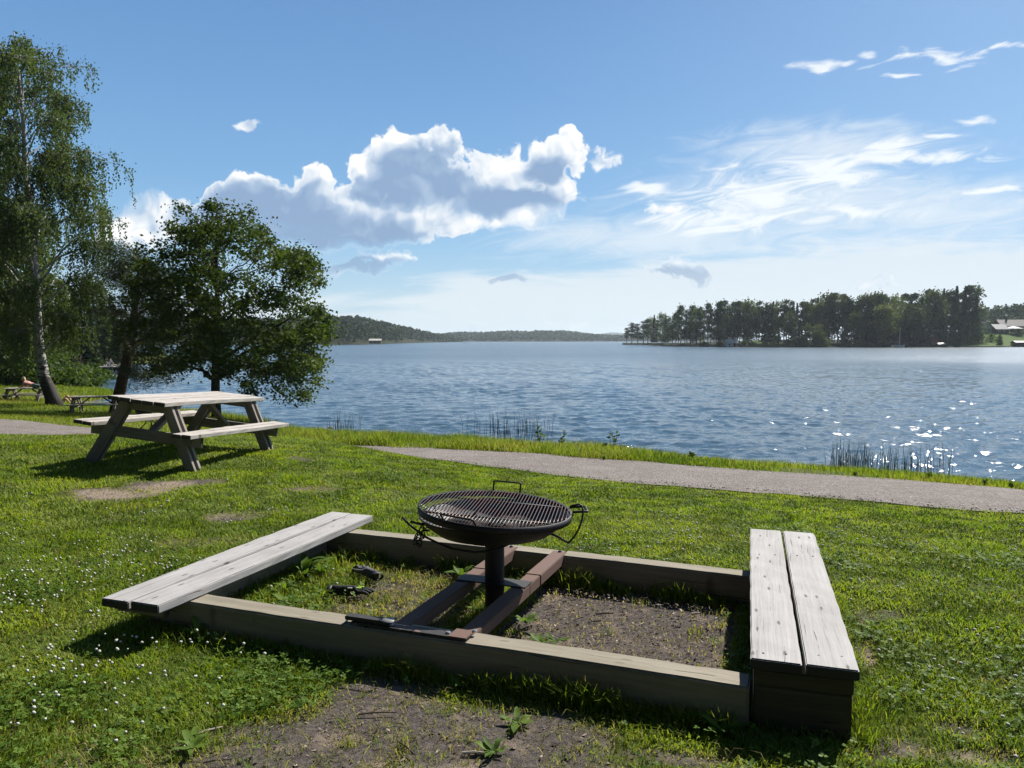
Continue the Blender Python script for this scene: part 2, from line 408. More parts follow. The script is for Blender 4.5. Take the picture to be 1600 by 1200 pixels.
ctrl = [(0,0,-.03),(0,2.5,-.03),(-2,2.6,-.03),(2,2.6,-.02),(0,-6,0),(-8,-4,.1),(8,-4,0),(-20,-10,.2),(20,-12,0),
        (-.3,4,-.04),(1.2,4,-.04),(-1.2,4.8,-.04),(2.2,4.6,0),(.5,5.6,0),(-3.2,4.2,.02),
        (0,7,-.03),(2,6.3,-.03),(4,5.4,-.05),(6,4,-.08),(-2,8,.04),(-2.2,10.2,.03),(-3.2,8.3,.09),(-3.9,9.3,.13),(-3.5,10.8,.10),(-5,11.6,.12),(-3.4,12.3,-.05),(-2.4,12.0,-.15),
        (-5.2,9.7,.20),(-5.5,7,.15),(-7.2,9.5,.26),(-9.5,11.5,.22),(-12,10,.3),(-25,12,.2),(-40,25,.1)]
ctrl += [tuple(p) for p in PU if -35 < p[0] < 14] + [tuple(p) for p in PL if -35 < p[0] < 12]
for p in PU:
    if -4 < p[0] < 30:
        for dd, z in ((8.5, -2.0), (12, -2.8), (25, -4.5)): ctrl.append((p[0]+.5*dd, p[1]+.86*dd, z))
for px, py, z in [(440,668,-2.0),(285,646,-2),(190,617,-2),(130,600,-2),(78,634,-1.4),(337,652,-1.6),(178,644,-1.6),(150,648,-1.6),(42,630,-1.65),
                  (120,590,-1.7),(118,580,-1.9),(120,569,-1.75),(200,567,-1.8),(60,600,-1.2),(0,600,-1.0)]:
    ctrl.append((*at(px, py, z), z))
ctrl += [(-35,50,-1.0),(-52,62,-.4),(-40,34,-.7),(-30,30,-.9),(-22,22,-.5),(-60,130,-1.0),(-95,120,0),(-80,80,-.2),(-70,105,-1.2),
         (-42,80,-3),(-27,58,-4),(-18,44,-3.6),(-50,135,-3),(-30,110,-5),(0,45,-5),(20,30,-5),(30,60,-6),(60,10,-5),(0,100,-7),(45,-20,-4),(0,160,-8),(60,120,-8),(-52,78,-2.0),(-52,88,-2.1),(-47,66,-2.1),(-120,60,.5)]
ctrl = np.array(ctrl)
def _tps_fit(c, lam=.02):
    P = c[:, :2]/20; d = np.linalg.norm(P[:, None]-P[None], axis=2)
    K = np.where(d > 0, d*d*np.log(d+1e-12), 0)+lam*np.eye(len(P))*.02
    A = np.hstack([np.ones((len(P), 1)), P]); n = len(P)
    S = np.zeros((n+3, n+3)); S[:n, :n] = K; S[:n, n:] = A; S[n:, :n] = A.T
    return np.linalg.solve(S, np.concatenate([c[:, 2], np.zeros(3)]))
_w = _tps_fit(ctrl)
def gz(x, y):
    x = np.asarray(x, float).ravel(); y = np.asarray(y, float).ravel(); out = np.empty(len(x)); n = len(ctrl)
    C = ctrl[:, :2]/20
    for i in range(0, len(x), 20000):
        q = np.stack([x[i:i+20000], y[i:i+20000]], 1)/20
        d2 = ((q[:, None]-C[None])**2).sum(2)
        out[i:i+20000] = (.5*d2*np.log(d2+1e-12)) @ _w[:n]+_w[n]+q @ _w[n+1:]
    return np.clip(out, -9, 1.2)
def g1(x, y): return float(gz([x], [y])[0])
# frame axes (the timber square)
E1 = np.array((.9345, -.3560)); E2 = np.array((.3560, .9345))
NB0 = np.array((-1.71, 4.02))            # near beam, front top edge, left
FB0 = np.array((-1.124, 5.61))           # far beam, back top edge, left
ZB = .145
def fuv(x, y):
    dx = x-NB0[0]; dy = y-NB0[1]
    return dx*E1[0]+dy*E1[1], dx*E2[0]+dy*E2[1]
def bare(x, y):
    """0 = lush sward, 1 = naked soil"""
    n = fbm(x*2.3+40, y*2.3, 4); n2 = fbm(x*7, y*7+9, 3)
    x0, y0 = x, y; x = x+.5*(fbm(x0*1.7+5, y0*1.7, 3)-.5); y = y+.5*(fbm(x0*1.7, y0*1.7+31, 3)-.5)
    b = np.zeros_like(x)
    def blob(c, rx, ry, ang=0, s=1.):
        ca, sa = math.cos(ang), math.sin(ang); dx = x-c[0]; dy = y-c[1]
        u = (dx*ca+dy*sa)/rx; v = (-dx*sa+dy*ca)/ry
        return s*np.clip(1.35-np.sqrt(u*u+v*v), 0, 1)
    for px, py, rx, ry, an, s in [(560,1140,.6,.46,-.35,1.2),(760,1140,.6,.42,-.35,1.25),(650,1085,.6,.2,-.36,1.15),(900,1125,.5,.22,-.36,1.1),(1080,1150,.35,.16,-.36,.95),(900,1180,.4,.3,-.3,1.0),(330,1180,.5,.22,0,.9),(430,1100,.22,.15,0,.9),(200,1165,.5,.25,.1,.72),(60,1150,.4,.2,0,.7),(420,1160,.45,.3,-.2,.95),(620,1100,.35,.12,-.36,1.),
                                  (170,786,.5,.26,.15,1.3),(275,772,.5,.24,.2,1.25),(370,815,.5,.2,.2,.9),(350,850,.5,.25,.3,.8),(500,772,.4,.2,0,.85),(20,782,.2,.1,0,1.),
                                  (1372,1025,.14,.2,.2,1.35),(1340,960,.2,.2,0,.8),(1480,1165,.2,.11,0,1.2),(1440,1120,.2,.12,0,.7),(1560,930,.16,.1,0,.7),(480,725,.35,.12,0,.9),(120,1000,.3,.2,0,.55),(1580,1060,.2,.1,0,.6)]:
        c = at(px, py, 0.); b = np.maximum(b, blob(c, rx, ry, an, s))
    x, y = x0, y0
    u, v = fuv(x, y)
    ins = sstep(u, -.1, .05)*sstep(u, 2.75, 2.65)*sstep(v, .05, .12)*sstep(v, 1.66, 1.55)
    soilr = ins*(.55+.85*sstep(u, 1.28, 1.55))
    soilr = soilr+ins*.28*sstep(u, .15, .5)*sstep(u, 1.3, 1.0)-ins*.55*sstep(u, .75, .3)*sstep(n, .45, .62)
    soilr = soilr-ins*.45*sstep(u, 2.25, 2.5)*sstep(v, .4, .7)
    b = np.maximum(b, soilr)
    b = b+(n-.5)*.9*np.clip(b*3, 0, 1)+(n2-.5)*.5*np.clip(b*3, 0, 1)
    return np.clip(sstep(b, .25, 1.08), 0, 1)

def sunbaked(x, y):
    x, y = x+.5*(fbm(x*1.9+5, y*1.9, 3)-.5), y+.5*(fbm(x*1.9, y*1.9+31, 3)-.5); b = np.zeros_like(x)
    for px, py, rx, ry in [(170,788,.45,.2),(225,782,.5,.16),(275,772,.42,.16),(1372,1028,.13,.15),(1480,1170,.2,.1),(500,772,.3,.1),(370,812,.3,.12),(30,782,.25,.1),(700,1185,.25,.15)]:
        c = at(px, py, 0.); b = np.maximum(b, np.clip(1.4-np.hypot((x-c[0])/rx, (y-c[1])/ry), 0, 1))
    return sstep(b+.8*(fbm(x*5, y*5, 3)-.5), .25, .75)
def ground_mat():
    m, nt = mat_new('lawn_soil')
    tc = N(nt, 'ShaderNodeTexCoord').outputs['Object']
    soil = N(nt, 'ShaderNodeAttribute', attribute_name='soil').outputs['Fac']
    shore = N(nt, 'ShaderNodeAttribute', attribute_name='shore').outputs['Fac']
    n1 = NOISE(nt, tc, 1.3, 5, .6); n2 = NOISE(nt, tc, 38, 5, .7); n3 = NOISE(nt, tc, 190, 3, .6); n4 = NOISE(nt, tc, 6, 5, .65)
    green = MIX(nt, n2, (.040, .060, .010), (.095, .125, .022))
    green = MIX(nt, STEP(nt, n1, .45, .7), green, (.10, .10, .032))
    dirt = RAMP(nt, M(nt, 'ADD', M(nt, 'MULTIPLY', n2, .6), M(nt, 'MULTIPLY', n3, .4)), [(.30, (.034, .028, .025)), (.5, (.083, .070, .062)), (.66, (.16, .136, .122))])
    dirt = MIX(nt, STEP(nt, n4, .52, .66), dirt, MIX(nt, n3, (.12, .093, .07), (.25, .20, .155)))
    pale = N(nt, 'ShaderNodeAttribute', attribute_name='pale').outputs['Fac']
    dirt = MIX(nt, pale, dirt, MIX(nt, n2, (.15, .115, .085), (.36, .29, .225)))
    c = MIX(nt, soil, green, dirt)
    c = MIX(nt, shore, c, MIX(nt, n2, (.05, .045, .035), (.13, .115, .09)))
    finish(nt, P_(nt, c, .95, BUMP(nt, M(nt, 'ADD', n2, M(nt, 'MULTIPLY', n3, .6)), .9, .02), .1))
    return m
def build_ground():
    rr = np.concatenate([[0.], np.geomspace(.5, 190, 330)])
    th = np.concatenate([np.arange(-180, -60, 4.), np.arange(-60, 60, .4), np.arange(60, 180, 4.)])
    th = np.radians(th); RR, TH = np.meshgrid(rr, th, indexing='ij')
    x = (RR*np.sin(TH)).ravel(); y = (RR*np.cos(TH)).ravel()
    z = gz(x, y); nr, na = len(rr), len(th)
    b = bare(x, y)
    u, v = fuv(x, y)
    inside = sstep(u, -.2, 0)*sstep(u, 2.8, 2.7)*sstep(v, 0, .1)*sstep(v, 1.7, 1.6)
    z = z+(fbm(x*6, y*6, 3)-.5)*.02*np.clip(1.5-np.hypot(x, y)/12, 0, 1)-.02*inside
    i = np.arange(nr-1)[:, None]*na; j = np.arange(na)[None]; j2 = (j+1) % na
    f = np.stack([i+j, i+j2, i+na+j2, i+na+j], -1).reshape(-1, 4)
    sh = sstep(z, WATER+.16, WATER-.02)
    onp = ((y < yU(x)+.1) & (y > yL(x)-.1)).astype(float)
    o = arr_mesh('ground', np.stack([x, y, z], 1), f, ground_mat(), 4, {'soil': np.maximum(b, onp*.6), 'shore': sh, 'pale': sunbaked(x, y)}, smooth=True)
    tag(o, 'grassy lakeside ground sloping down to the water', None, None, 'structure')
build_ground()
def gravel_mat():
    m, nt = mat_new('gravel')
    tc = N(nt, 'ShaderNodeTexCoord').outputs['Object']
    v = N(nt, 'ShaderNodeTexVoronoi', {'Vector': tc, 'Scale': 55.})
    n = NOISE(nt, tc, 3, 5, .65); n2 = NOISE(nt, tc, 25, 4, .7); lane = NOISE(nt, V(nt, 'MULTIPLY', tc, (.25, .25, .25)), 4., 4, .6)
    g = RAMP(nt, M(nt, 'ADD', M(nt, 'MULTIPLY', N(nt, 'ShaderNodeSeparateXYZ', {0: v.outputs['Color']}).outputs[0], .55), M(nt, 'MULTIPLY', n2, .45)),
             [(.15, (.085, .073, .066)), (.5, (.175, .152, .14)), (.85, (.29, .26, .24))])
    g = MIX(nt, STEP(nt, n, .4, .72), g, (.15, .127, .113)); g = MIX(nt, M(nt, 'MULTIPLY', STEP(nt, lane, .5, .68), .4), g, (.24, .213, .197))
    finish(nt, P_(nt, g, .9, BUMP(nt, M(nt, 'ADD', v.outputs['Distance'], n2), .8, .02), .15))
    return m
def build_path():
    xs = np.concatenate([np.linspace(-55, -16, 40), np.linspace(-15.9, 22, 620)]); nt_ = 14
    t = np.linspace(0, 1, nt_)
    a = yL(xs)+.34*(fbm(xs*1.7, xs*0+3, 4)-.5); b = yU(xs)+.5*(fbm(xs*1.9, xs*0+8, 4)-.5)
    X = np.repeat(xs[:, None], nt_, 1); Y = a[:, None]*(1-t)+b[:, None]*t
    z = gz(X, Y)+.02+.03*np.sin(np.pi*np.tile(t, len(xs)))
    n = len(xs); i = np.arange(n-1)[:, None]*nt_; j = np.arange(nt_-1)[None]
    f = np.stack([i+j, i+nt_+j, i+nt_+j+1, i+j+1], -1).reshape(-1, 4)
    o = arr_mesh('path', np.stack([X.ravel(), Y.ravel(), z], 1), f, gravel_mat(), 4, smooth=True)
    tag(o, 'grey gravel footpath along the shore', None, None, 'structure')
build_path()

def path_stones():
    n = 9000; x = rng.random(n)*16-8; t = rng.random(n); y = yL(x)+(yU(x)-yL(x))*(.02+.96*np.where(rng.random(n) < .15, t**3*.5+(rng.random(n) < .5)*.5*(1-t**3*1.0), t))
    z = gz(x, y)+.03; r = .006+.013*rng.random(n)**3
    base = np.array([(1, 0, 0), (-.5, .87, 0), (-.5, -.87, 0), (.1, .1, .8), (.1, .1, -.5)]); f0 = np.array([(0, 1, 3), (1, 2, 3), (2, 0, 3), (1, 0, 4), (2, 1, 4), (0, 2, 4)])
    v = np.stack([x, y, z], 1)[:, None]+base[None]*r[:, None, None]*(.7+.6*rng.random((n, 5, 1)))
    m, nt = mat_new('path_stone'); a = N(nt, 'ShaderNodeAttribute', attribute_name='rnd').outputs['Fac']
    finish(nt, P_(nt, RAMP(nt, a, [(0, (.07, .06, .055)), (.6, (.19, .17, .155)), (1, (.38, .35, .32))]), .9))
    o = arr_mesh('loose_stones', v.reshape(-1, 3), (f0[None]+(np.arange(n)*5)[:, None, None]).reshape(-1, 3), m, 3, np.repeat(rng.random(n), 5)); tag(o, 'loose stones on the gravel path', 'gravel', None, 'stuff')
path_stones()

# ------------------------------------------------------------------ water
def water_mat():
    m, nt = mat_new('lake_water')
    g = N(nt, 'ShaderNodeNewGeometry').outputs['Position']
    d = V(nt, 'LENGTH', g)
    p = N(nt, 'ShaderNodeMapping', {'Vector': g, 'Rotation': (0, 0, R(-24)), 'Scale': (.42, 1, 1)}).outputs[0]
    n1 = NOISE(nt, p, 1.6, 3, .55, .4); n2 = NOISE(nt, p, 5.5, 3, .6, .3); n3 = NOISE(nt, p, .33, 3, .5); gust = NOISE(nt, V(nt, 'MULTIPLY', g, (.012, .03, 1)), 1., 4, .6)
    far = STEP(nt, d, 60., 175.)
    h = M(nt, 'ADD', M(nt, 'ADD', M(nt, 'MULTIPLY', n1, M(nt, 'MULTIPLY', far, .15)), M(nt, 'MULTIPLY', n2, .036)), M(nt, 'MULTIPLY', n3, M(nt, 'MULTIPLY', far, .26)))
    # open water farther out is ruffled by wavelets finer than can be drawn: rougher gloss, less relief
    s = M(nt, 'MULTIPLY', STEP(nt, gust, .3, .7, .8, 1.1), 1.)
    b = N(nt, 'ShaderNodeBump', {'Height': h, 'Strength': s, 'Distance': 1.}).outputs[0]
    r = M(nt, 'ADD', .07, M(nt, 'MULTIPLY', far, M(nt, 'ADD', .14, M(nt, 'MULTIPLY', gust, .08))))
    finish(nt, P_(nt, (.040, .074, .105), r, b, .5, IOR=1.333))
    return m
def build_water():
    # near water: real wavelets on a fan of fine quads; beyond that the sheet runs flat to the horizon
    rr = np.concatenate([[6., 10, 13], np.geomspace(15, 150, 470), np.geomspace(156, 7000, 50)])
    th = np.radians(np.concatenate([np.linspace(-100, -44, 25), np.linspace(-43.9, 43.9, 680), np.linspace(44, 100, 25)]))
    RR, TH = np.meshgrid(rr, th, indexing='ij'); x = (RR*np.sin(TH)).ravel(); y = (RR*np.cos(TH)).ravel(); z = np.zeros_like(x); r = RR.ravel(); na = len(th)
    g = np.random.default_rng(5); sel = r < 160; xs, ys = x[sel], y[sel]; zs = np.zeros_like(xs)
    warpx = 1.6*(fbm(xs*.11, ys*.11, 3)-.5); warpy = 1.6*(fbm(xs*.11+50, ys*.11, 3)-.5); amp = .55+.9*fbm(xs*.05+9, ys*.10, 3); rs = r[sel]
    for k in range(52):
        L = .30*(9.**g.random()); a = R(-66)+g.normal(0, .55); kk = 2*np.pi/L; A = .031*L/2/np.pi*(1.1 if L < 1.2 else .75)
        res = sstep(L, rs*.0055, rs*.013)                    # drop what the fan is too coarse to carry
        ph = kk*((xs+warpx)*np.cos(a)+(ys+warpy)*np.sin(a))+g.random()*6.283
        zs += A*res*(np.sin(ph)+.25*np.sin(2*ph+.5))
    z[sel] = zs*amp*sstep(rs, 150, 110)
    i = np.arange(len(rr)-1)[:, None]*na; j = np.arange(na-1)[None]
    f = np.stack([i+j, i+j+1, i+na+j+1, i+na+j], -1).reshape(-1, 4)[:, ::-1]
    o = arr_mesh('lake', np.stack([x, y, z+WATER], 1), f, water_mat(), 4, smooth=True)
    tag(o, 'wide blue lake with small wind ripples', None, None, 'structure')
build_water()

# ------------------------------------------------------------------ timber square, benches
def v3(p, z): return Vector((p[0], p[1], z))
def bolt(mb, c, r=.011, h=.007):
    mb.lathe([(0, h*1.0), (r*.75, h), (r, h*.6), (r, 0)], 8, c)
tf = empty('timber_frame', (0, 4.4, 0), 'low square frame of heavy weathered timbers around the grill, carrying the two benches', 'frame')
OFF = Vector((0, 4.4, 0))
def fplank(name, parent, a, b, w, t, mat, off, **k): return plank(name, parent, Vector(a)-Vector(off), Vector(b)-Vector(off), w, t, mat, **k)
def on_near(s, dv=.07): return NB0+E1*s+E2*dv
NBD = np.array((.90-(-1.71), 3.03-4.02)); NBL = np.linalg.norm(NBD); NBD /= NBL; NBN = np.array((-NBD[1], NBD[0]))
FBD = np.array((1.397+1.124, 4.60-5.61)); FBL = np.linalg.norm(FBD); FBD /= FBL; FBN = np.array((-FBD[1], FBD[0]))
def npt(s, q): return NB0+NBD*s+NBN*q            # s along, q inward from the near face
def fpt(s, q): return FB0+FBD*s-FBN*q            # q inward from the far face
for s0, s1 in ((-.30, NBL+.055),):
    fplank('beam', tf, v3(npt(s0, .07), ZB), v3(npt(s1, .07), ZB), .14, .17, W_beam, OFF, bev=.008)
for s0, s1 in ((-.28, 1.60), (1.604, FBL+.3)):
    fplank('beam', tf, v3(fpt(s0, .065), ZB), v3(fpt(s1, .065), ZB), .13, .19, W_beam, OFF, bev=.008)
for s0 in (.93, 1.055):
    m = MB(); m.box(v3(npt(s0, .07), ZB+.0035)-OFF, (.006, .137, .004), Matrix.Rotation(math.atan2(NBD[1], NBD[0])+.22, 3, 'Z')); m.build('saw_cut', M_black, tf)
LB0, LB1 = np.array((-1.97, 3.885)), np.array((-1.2425, 5.89))
RB0, RB1 = np.array((1.152, 2.968)), np.array((1.8125, 5.098))
ld = (LB1-LB0)/np.linalg.norm(LB1-LB0); ln = np.array((ld[1], -ld[0]))
rd = (RB1-RB0)/np.linalg.norm(RB1-RB0); rn = np.array((rd[1], -rd[0]))
fplank('side_beam', tf, v3(LB0+ld*.36-ln*.05, ZB-.004), v3(LB0+ld*1.78-ln*.05, ZB-.004), .13, .17, W_beam, OFF)
fplank('side_beam', tf, v3(RB0+rd*.165-rn*.118, ZB), v3(RB0+rd*1.62-rn*.118, ZB), .14, .2, W_beam, OFF)
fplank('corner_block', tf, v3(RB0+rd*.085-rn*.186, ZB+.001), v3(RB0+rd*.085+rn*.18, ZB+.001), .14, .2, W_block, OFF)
lb = empty('left_bench', (*LB0, .14), 'low bench of two pale grey planks lying on the left side of the timber square', 'bench', 'benches on the timber square')
lb.name = 'bench'
O_ = (*LB0, .14)
for s in (-1, 1):
    fplank('seat_plank', lb, v3(LB0+ln*s*.0985, .193), v3(LB1+ln*s*.0985+ld*(.02 if s < 0 else 0), .193), .184, .046, W_bench, O_, bev=.005)
fplank('end_batten', lb, v3(LB0+ld*.09-ln*.16, .1465), v3(LB0+ld*.09+ln*.16, .1465), .045, .045, W_beam, O_)
rb = empty('bench', (*RB0, .14), 'low silvery two-plank bench raised on blocks at the right of the timber square', 'bench', 'benches on the timber square')
O_ = (*RB0, .14)
for s in (-1, 1):
    fplank('seat_plank', rb, v3(RB0+rn*s*.1045, .256), v3(RB1+rn*s*.1045, .256), .195, .045, W_bench, O_, bev=.005)
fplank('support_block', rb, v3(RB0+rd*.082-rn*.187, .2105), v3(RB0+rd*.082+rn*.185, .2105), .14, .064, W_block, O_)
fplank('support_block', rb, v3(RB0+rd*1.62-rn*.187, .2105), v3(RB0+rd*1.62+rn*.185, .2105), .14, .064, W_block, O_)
for t in (.1, 1.62):
    for q in (-1.45, -.6, .6, 1.45):
        sb = MB(); p = RB0+rd*(t+.02*q)+rn*q*.1045; sb.lathe([(0, .0012), (.0045, .0012), (.0055, -.002)], 8, (p[0]-O_[0], p[1]-O_[1], .257-.14))
        sb.build('screw_head', M_black, rb)

# ------------------------------------------------------------------ grill
GX, GY = -.10, 4.35
gr = empty('grill', (GX, GY, 0), 'round black barbecue grill with a slotted grate on a post between the benches', 'grill')
GO = (GX, GY, 0)
def gl(v): return Vector(v)-Vector(GO)
# grate: rim band, bars, cross bars; tilted a little to the right and to the viewer
GT = Matrix.Translation((GX+.004, GY, .578)) @ Matrix.Rotation(R(3.6), 4, 'Y') @ Matrix.Rotation(R(1.2), 4, 'X')
GTl = Matrix.Translation(-Vector(GO)) @ GT
RG = .44
def xf(mb, mt): mb.v = [tuple(mt @ Vector(v)) for v in mb.v]; return mb
m = MB()
m.lathe([(RG-.005, .004), (RG, .004), (RG, -.034), (RG-.005, -.034), (RG-.005, .004)], 72)
m.lathe([(RG-.012, .0), (RG-.0055, .003), (RG-.0055, -.003), (RG-.012, .0)], 72)
rim = xf(m, GTl).build('grate_rim', M_black, gr, True)
m = MB(); nb_ = 45
ba = R(8)
for i in range(nb_):
    o_ = -RG+2*RG*(i+.5)/nb_; hl = math.sqrt(max(0, (RG-.006)**2-o_*o_))
    d = Vector((math.sin(ba), math.cos(ba), 0)); p = Vector((math.cos(ba), -math.sin(ba), 0))
    sag = lambda t: -.004*(1-(t*t))*random.uniform(.5, 1.3)
    m.tube([p*o_+d*hl*t+Vector((0, 0, sag(t))) for t in (-1, -.4, .3, 1)], .0031, 6)
bars = xf(m, GTl).build('grate_bars', M_grate, gr, True)
m = MB()
for k in (-.2, .2):
    p = Vector((math.sin(ba), math.cos(ba), 0))*k; d = Vector((math.cos(ba), -math.sin(ba), 0)); hl = math.sqrt(RG**2-k*k)-.008
    m.tube([p+d*hl*t+Vector((0, 0, -.0105)) for t in (-1, 1)], .006, 6)
xf(m, GTl).build('cross_bar', M_black, gr, True)
def handle(ang, w, out, up, r=.0055):
    m = MB(); c = Vector((math.cos(ang), math.sin(ang), 0)); t = Vector((-c.y, c.x, 0))
    e = c*RG
    P = [e-t*w/2-Vector((0, 0, .012)), e-t*w/2+Vector((0, 0, .01))]
    q = [e-t*w/2+c*out+Vector((0, 0, up)), e+t*w/2+c*out+Vector((0, 0, up))]
    for k in (.85, .95, 1.0): P.append(P[1].lerp(q[0], k))
    P[-1] = q[0]+t*.012
    P += [q[1]-t*.012, P[1].lerp(q[0], .93)+t*w, e+t*w/2+Vector((0, 0, .01)), e+t*w/2-Vector((0, 0, .012))]
    xf(m, GTl); m.tube([GTl @ v for v in P], r, 8)
    return m.build('handle', M_black, gr, True)
handle(R(82), .17, .012, .062)
handle(R(246), .19, .035, .045)
handle(R(4), .12, .085, .018, .0075)
# bowl: shallow pan with a rolled edge
m = MB(); RB = .418; zb = .540
prof = [(0, .418), (.10, .420), (.22, .430), (.32, .455), (.39, .503), (RB, zb), (RB+.012, zb+.006), (RB+.014, zb), (RB+.004, zb-.008), (.395, .498), (.325, .446), (.22, .420), (.10, .410), (0, .408)]
m.lathe(prof, 56, (0, 0, 0)); m.build('bowl', M_black, gr, True)
m = MB(); rgn = []
for j in range(40):
    for i in range(9): rgn.append((i/8*.33, j))
vs = [(r*math.cos(j*math.pi/20), r*math.sin(j*math.pi/20), .452+.016*math.sin(9*r+j*.7)*random.uniform(.3, 1)+.012*random.random()) for r, j in rgn]
m.add(vs, [(j*9+i, ((j+1) % 40)*9+i, ((j+1) % 40)*9+i+1, j*9+i+1) for j in range(40) for i in range(8)])
m.build('ash_bed', M_ash, gr)
# post, cross plates, rails, flanges
m = MB(); m.lathe([(0, .415), (.056, .415), (.056, -.05), (0, -.05)], 32); m.build('post', M_black, gr, False, 0)
def fw(s, q, z): return v3(npt(s, q), z)
ND3, NN3 = Vector((*NBD, 0)), Vector((*NBN, 0))
rotf = Matrix((NBD.tolist()+[0], NBN.tolist()+[0], [0, 0, 1])).transposed()
pc = np.array((GX, GY)); ps = float((pc-NB0) @ NBD); pq = float((pc-NB0) @ NBN)
qfar = float((fpt(1, .13)-NB0) @ NBN)
for so_, nm in ((ps-.175, 'rail'), (ps+.165, 'rail')):
    for qa, qb, wd, zt in ((.10, pq+.02, .088, .150), (pq+.0204, pq+.20, .088, .150), (pq+.203, qfar+.07, .096, .1525)):
        m = MB(); a = fw(so_, (qa+qb)/2, zt-.032)
        m.box(gl(a), (wd, qb-qa, .064), rotf)
        m.build('rail', M_rail, gr, False, .004)
for q, wd in ((pq-.0, .12),):
    m = MB(); m.box(gl(fw(ps-.005, q, .1535)), (.425, wd, .007), rotf); m.build('cross_plate', M_plate, gr, False, .001)
m = MB(); m.box(gl(fw(ps-.10, .045, ZB+.0125)), (.62, .062, .008), rotf); m.build('mounting_plate', M_plate, gr, False, .001)
m = MB(); m.box(gl(fw(ps-.33, .052, ZB+.027)), (.24, .052, .02), rotf); m.build('angle_iron', M_plate, gr, False, .003)
m = MB(); m.box(gl(fw(ps+.166, .055, ZB+.020)), (.092, .10, .007), rotf); m.build('rail_foot', M_rail, gr, False, .001)
for s_, q_, z_ in ((ps-.20, .045, ZB+.0165), (ps+.10, .05, ZB+.0165), (ps+.215, .10, ZB+.022), (ps+.17, qfar+.05, ZB+.008), (ps-.17, qfar+.05, ZB+.008)):
    m = MB(); bolt(m, gl(fw(s_, q_, z_)), .012, .009); m.build('bolt', M_black if q_ > .5 else M_zinc, gr)
m = MB(); m.lathe([(0, .006), (.03, .006), (.034, 0)], 16, gl(fw(ps-.215, .047, ZB+.037))); m.build('cap_disc', M_dull, gr, True)
# swing lever: rod that runs round under the bowl and up to the right-hand handle
def gp(px, py, d):
    a = (px-800)/F; return gl((a*d, d, H-(py-HZ)/F*d))
rod = [gp(626.5, 811, 4.28), gp(637, 822, 4.25), gp(650, 833, 4.2), gp(664, 843, 4.16), gp(680, 851, 4.13), gp(705, 861, 4.12), gp(740, 867, 4.14), gp(768, 865, 4.16), gp(790, 856.5, 4.18), gp(812, 845, 4.2), gp(831, 835.5, 4.22), gp(854, 834, 4.24), gp(872, 842, 4.25), gp(889.5, 852, 4.26)]
m = MB(); m.tube(rod, .0065, 8); m.build('swing_rod', M_black, gr, True)
arc = [gp(889.5, 852, 4.26), gp(898, 843, 4.27), gp(906, 829, 4.28), gp(911, 814, 4.29), gp(912.5, 802, 4.3), gp(910.5, 793, 4.31), gp(906, 790, 4.32), gp(893, 793, 4.33)]
m = MB(); m.tube(arc, .006, 8); m.build('lever_arm', M_plate, gr, True)
m = MB(); m.tube([gp(640, 818, 4.24), gp(656, 822, 4.22), gp(668, 821, 4.2)], .008, 6); m.build('chain_hook', M_black, gr, True)
lk = [(661, 826), (657, 830), (654, 834), (651, 838), (655, 842), (650, 846), (647, 850), (653, 851), (657, 845), (659, 838), (664, 832), (648, 842), (652, 855)]
m = MB()
for i, (px, py) in enumerate(lk):
    c = gp(px, py, 4.22+.02*math.sin(i*3)); a = i*1.25
    ax = Vector((math.cos(a), .5*math.sin(2*a), math.sin(a))).normalized(); bx = ax.orthogonal().normalized(); bx = (Matrix.Rotation(a*1.7, 3, ax) @ bx)
    m.tube([c+ax*.019*math.cos(t)+bx*.011*math.sin(t) for t in [k*math.pi/6 for k in range(12)]], .0035, 6, closed=True)
m.build('chain', M_black, gr, True)

# ------------------------------------------------------------------ sward
def grassmat(name, pal, trans=.35, spec=.2):
    m, nt = mat_new(name)
    a = N(nt, 'ShaderNodeAttribute', attribute_name='rnd').outputs['Fac']
    c = RAMP(nt, a, pal)
    b = P_(nt, c, .55, None, spec)
    t = N(nt, 'ShaderNodeBsdfTranslucent', {0: MIX(nt, 1., c, (1.2, 1.2, .6), 'MULTIPLY')}).outputs[0]
    finish(nt, N(nt, 'ShaderNodeMixShader', {0: trans, 1: b, 2: t}).outputs[0])
    return m
PAL = [(0, (.055, .100, .008)), (.35, (.142, .212, .018)), (.7, (.235, .275, .036)), (.9, (.27, .24, .07)), (1, (.30, .24, .125))]
M_grass = grassmat('grass_blades', PAL, .5, .14)
M_clover = grassmat('clover_leaves', [(0, (.045, .090, .012)), (.6, (.090, .155, .020)), (1, (.15, .215, .045))], .35, .08)
M_white = plain('white_clover', (.42, .41, .36), .8, .2, 60)
def visible(x, y, pad=1.2):
    return (np.abs(x) < y*.70+pad) & (y > 1.5)
def on_path(x, y, m=0.):
    return (y < yU(x)-m+.22*(fbm(x*1.9, x*0+8, 4)-.5)) & (y > yL(x)+m+.22*(fbm(x*1.7, x*0+3, 4)-.5))
BOX = []                                                   # timbers keep the blades out
def in_timber(x, y):
    s = (x-NB0[0])*NBD[0]+(y-NB0[1])*NBD[1]; q = (x-NB0[0])*NBN[0]+(y-NB0[1])*NBN[1]
    r = (q > -.005) & (q < .145) & (s > -.31) & (s < NBL+.06)
    s = (x-FB0[0])*FBD[0]+(y-FB0[1])*FBD[1]; q = -((x-FB0[0])*FBN[0]+(y-FB0[1])*FBN[1])
    r |= (q > -.005) & (q < .135) & (s > -.3) & (s < FBL+.3)
    s = (x-RB0[0])*rd[0]+(y-RB0[1])*rd[1]; q = (x-RB0[0])*rn[0]+(y-RB0[1])*rn[1]
    r |= (q > -.2) & (q < -.04) & (s > 0) & (s < 1.7)
    r |= (q > -.2) & (q < .19) & (s > 0) & (s < .16)
    return r
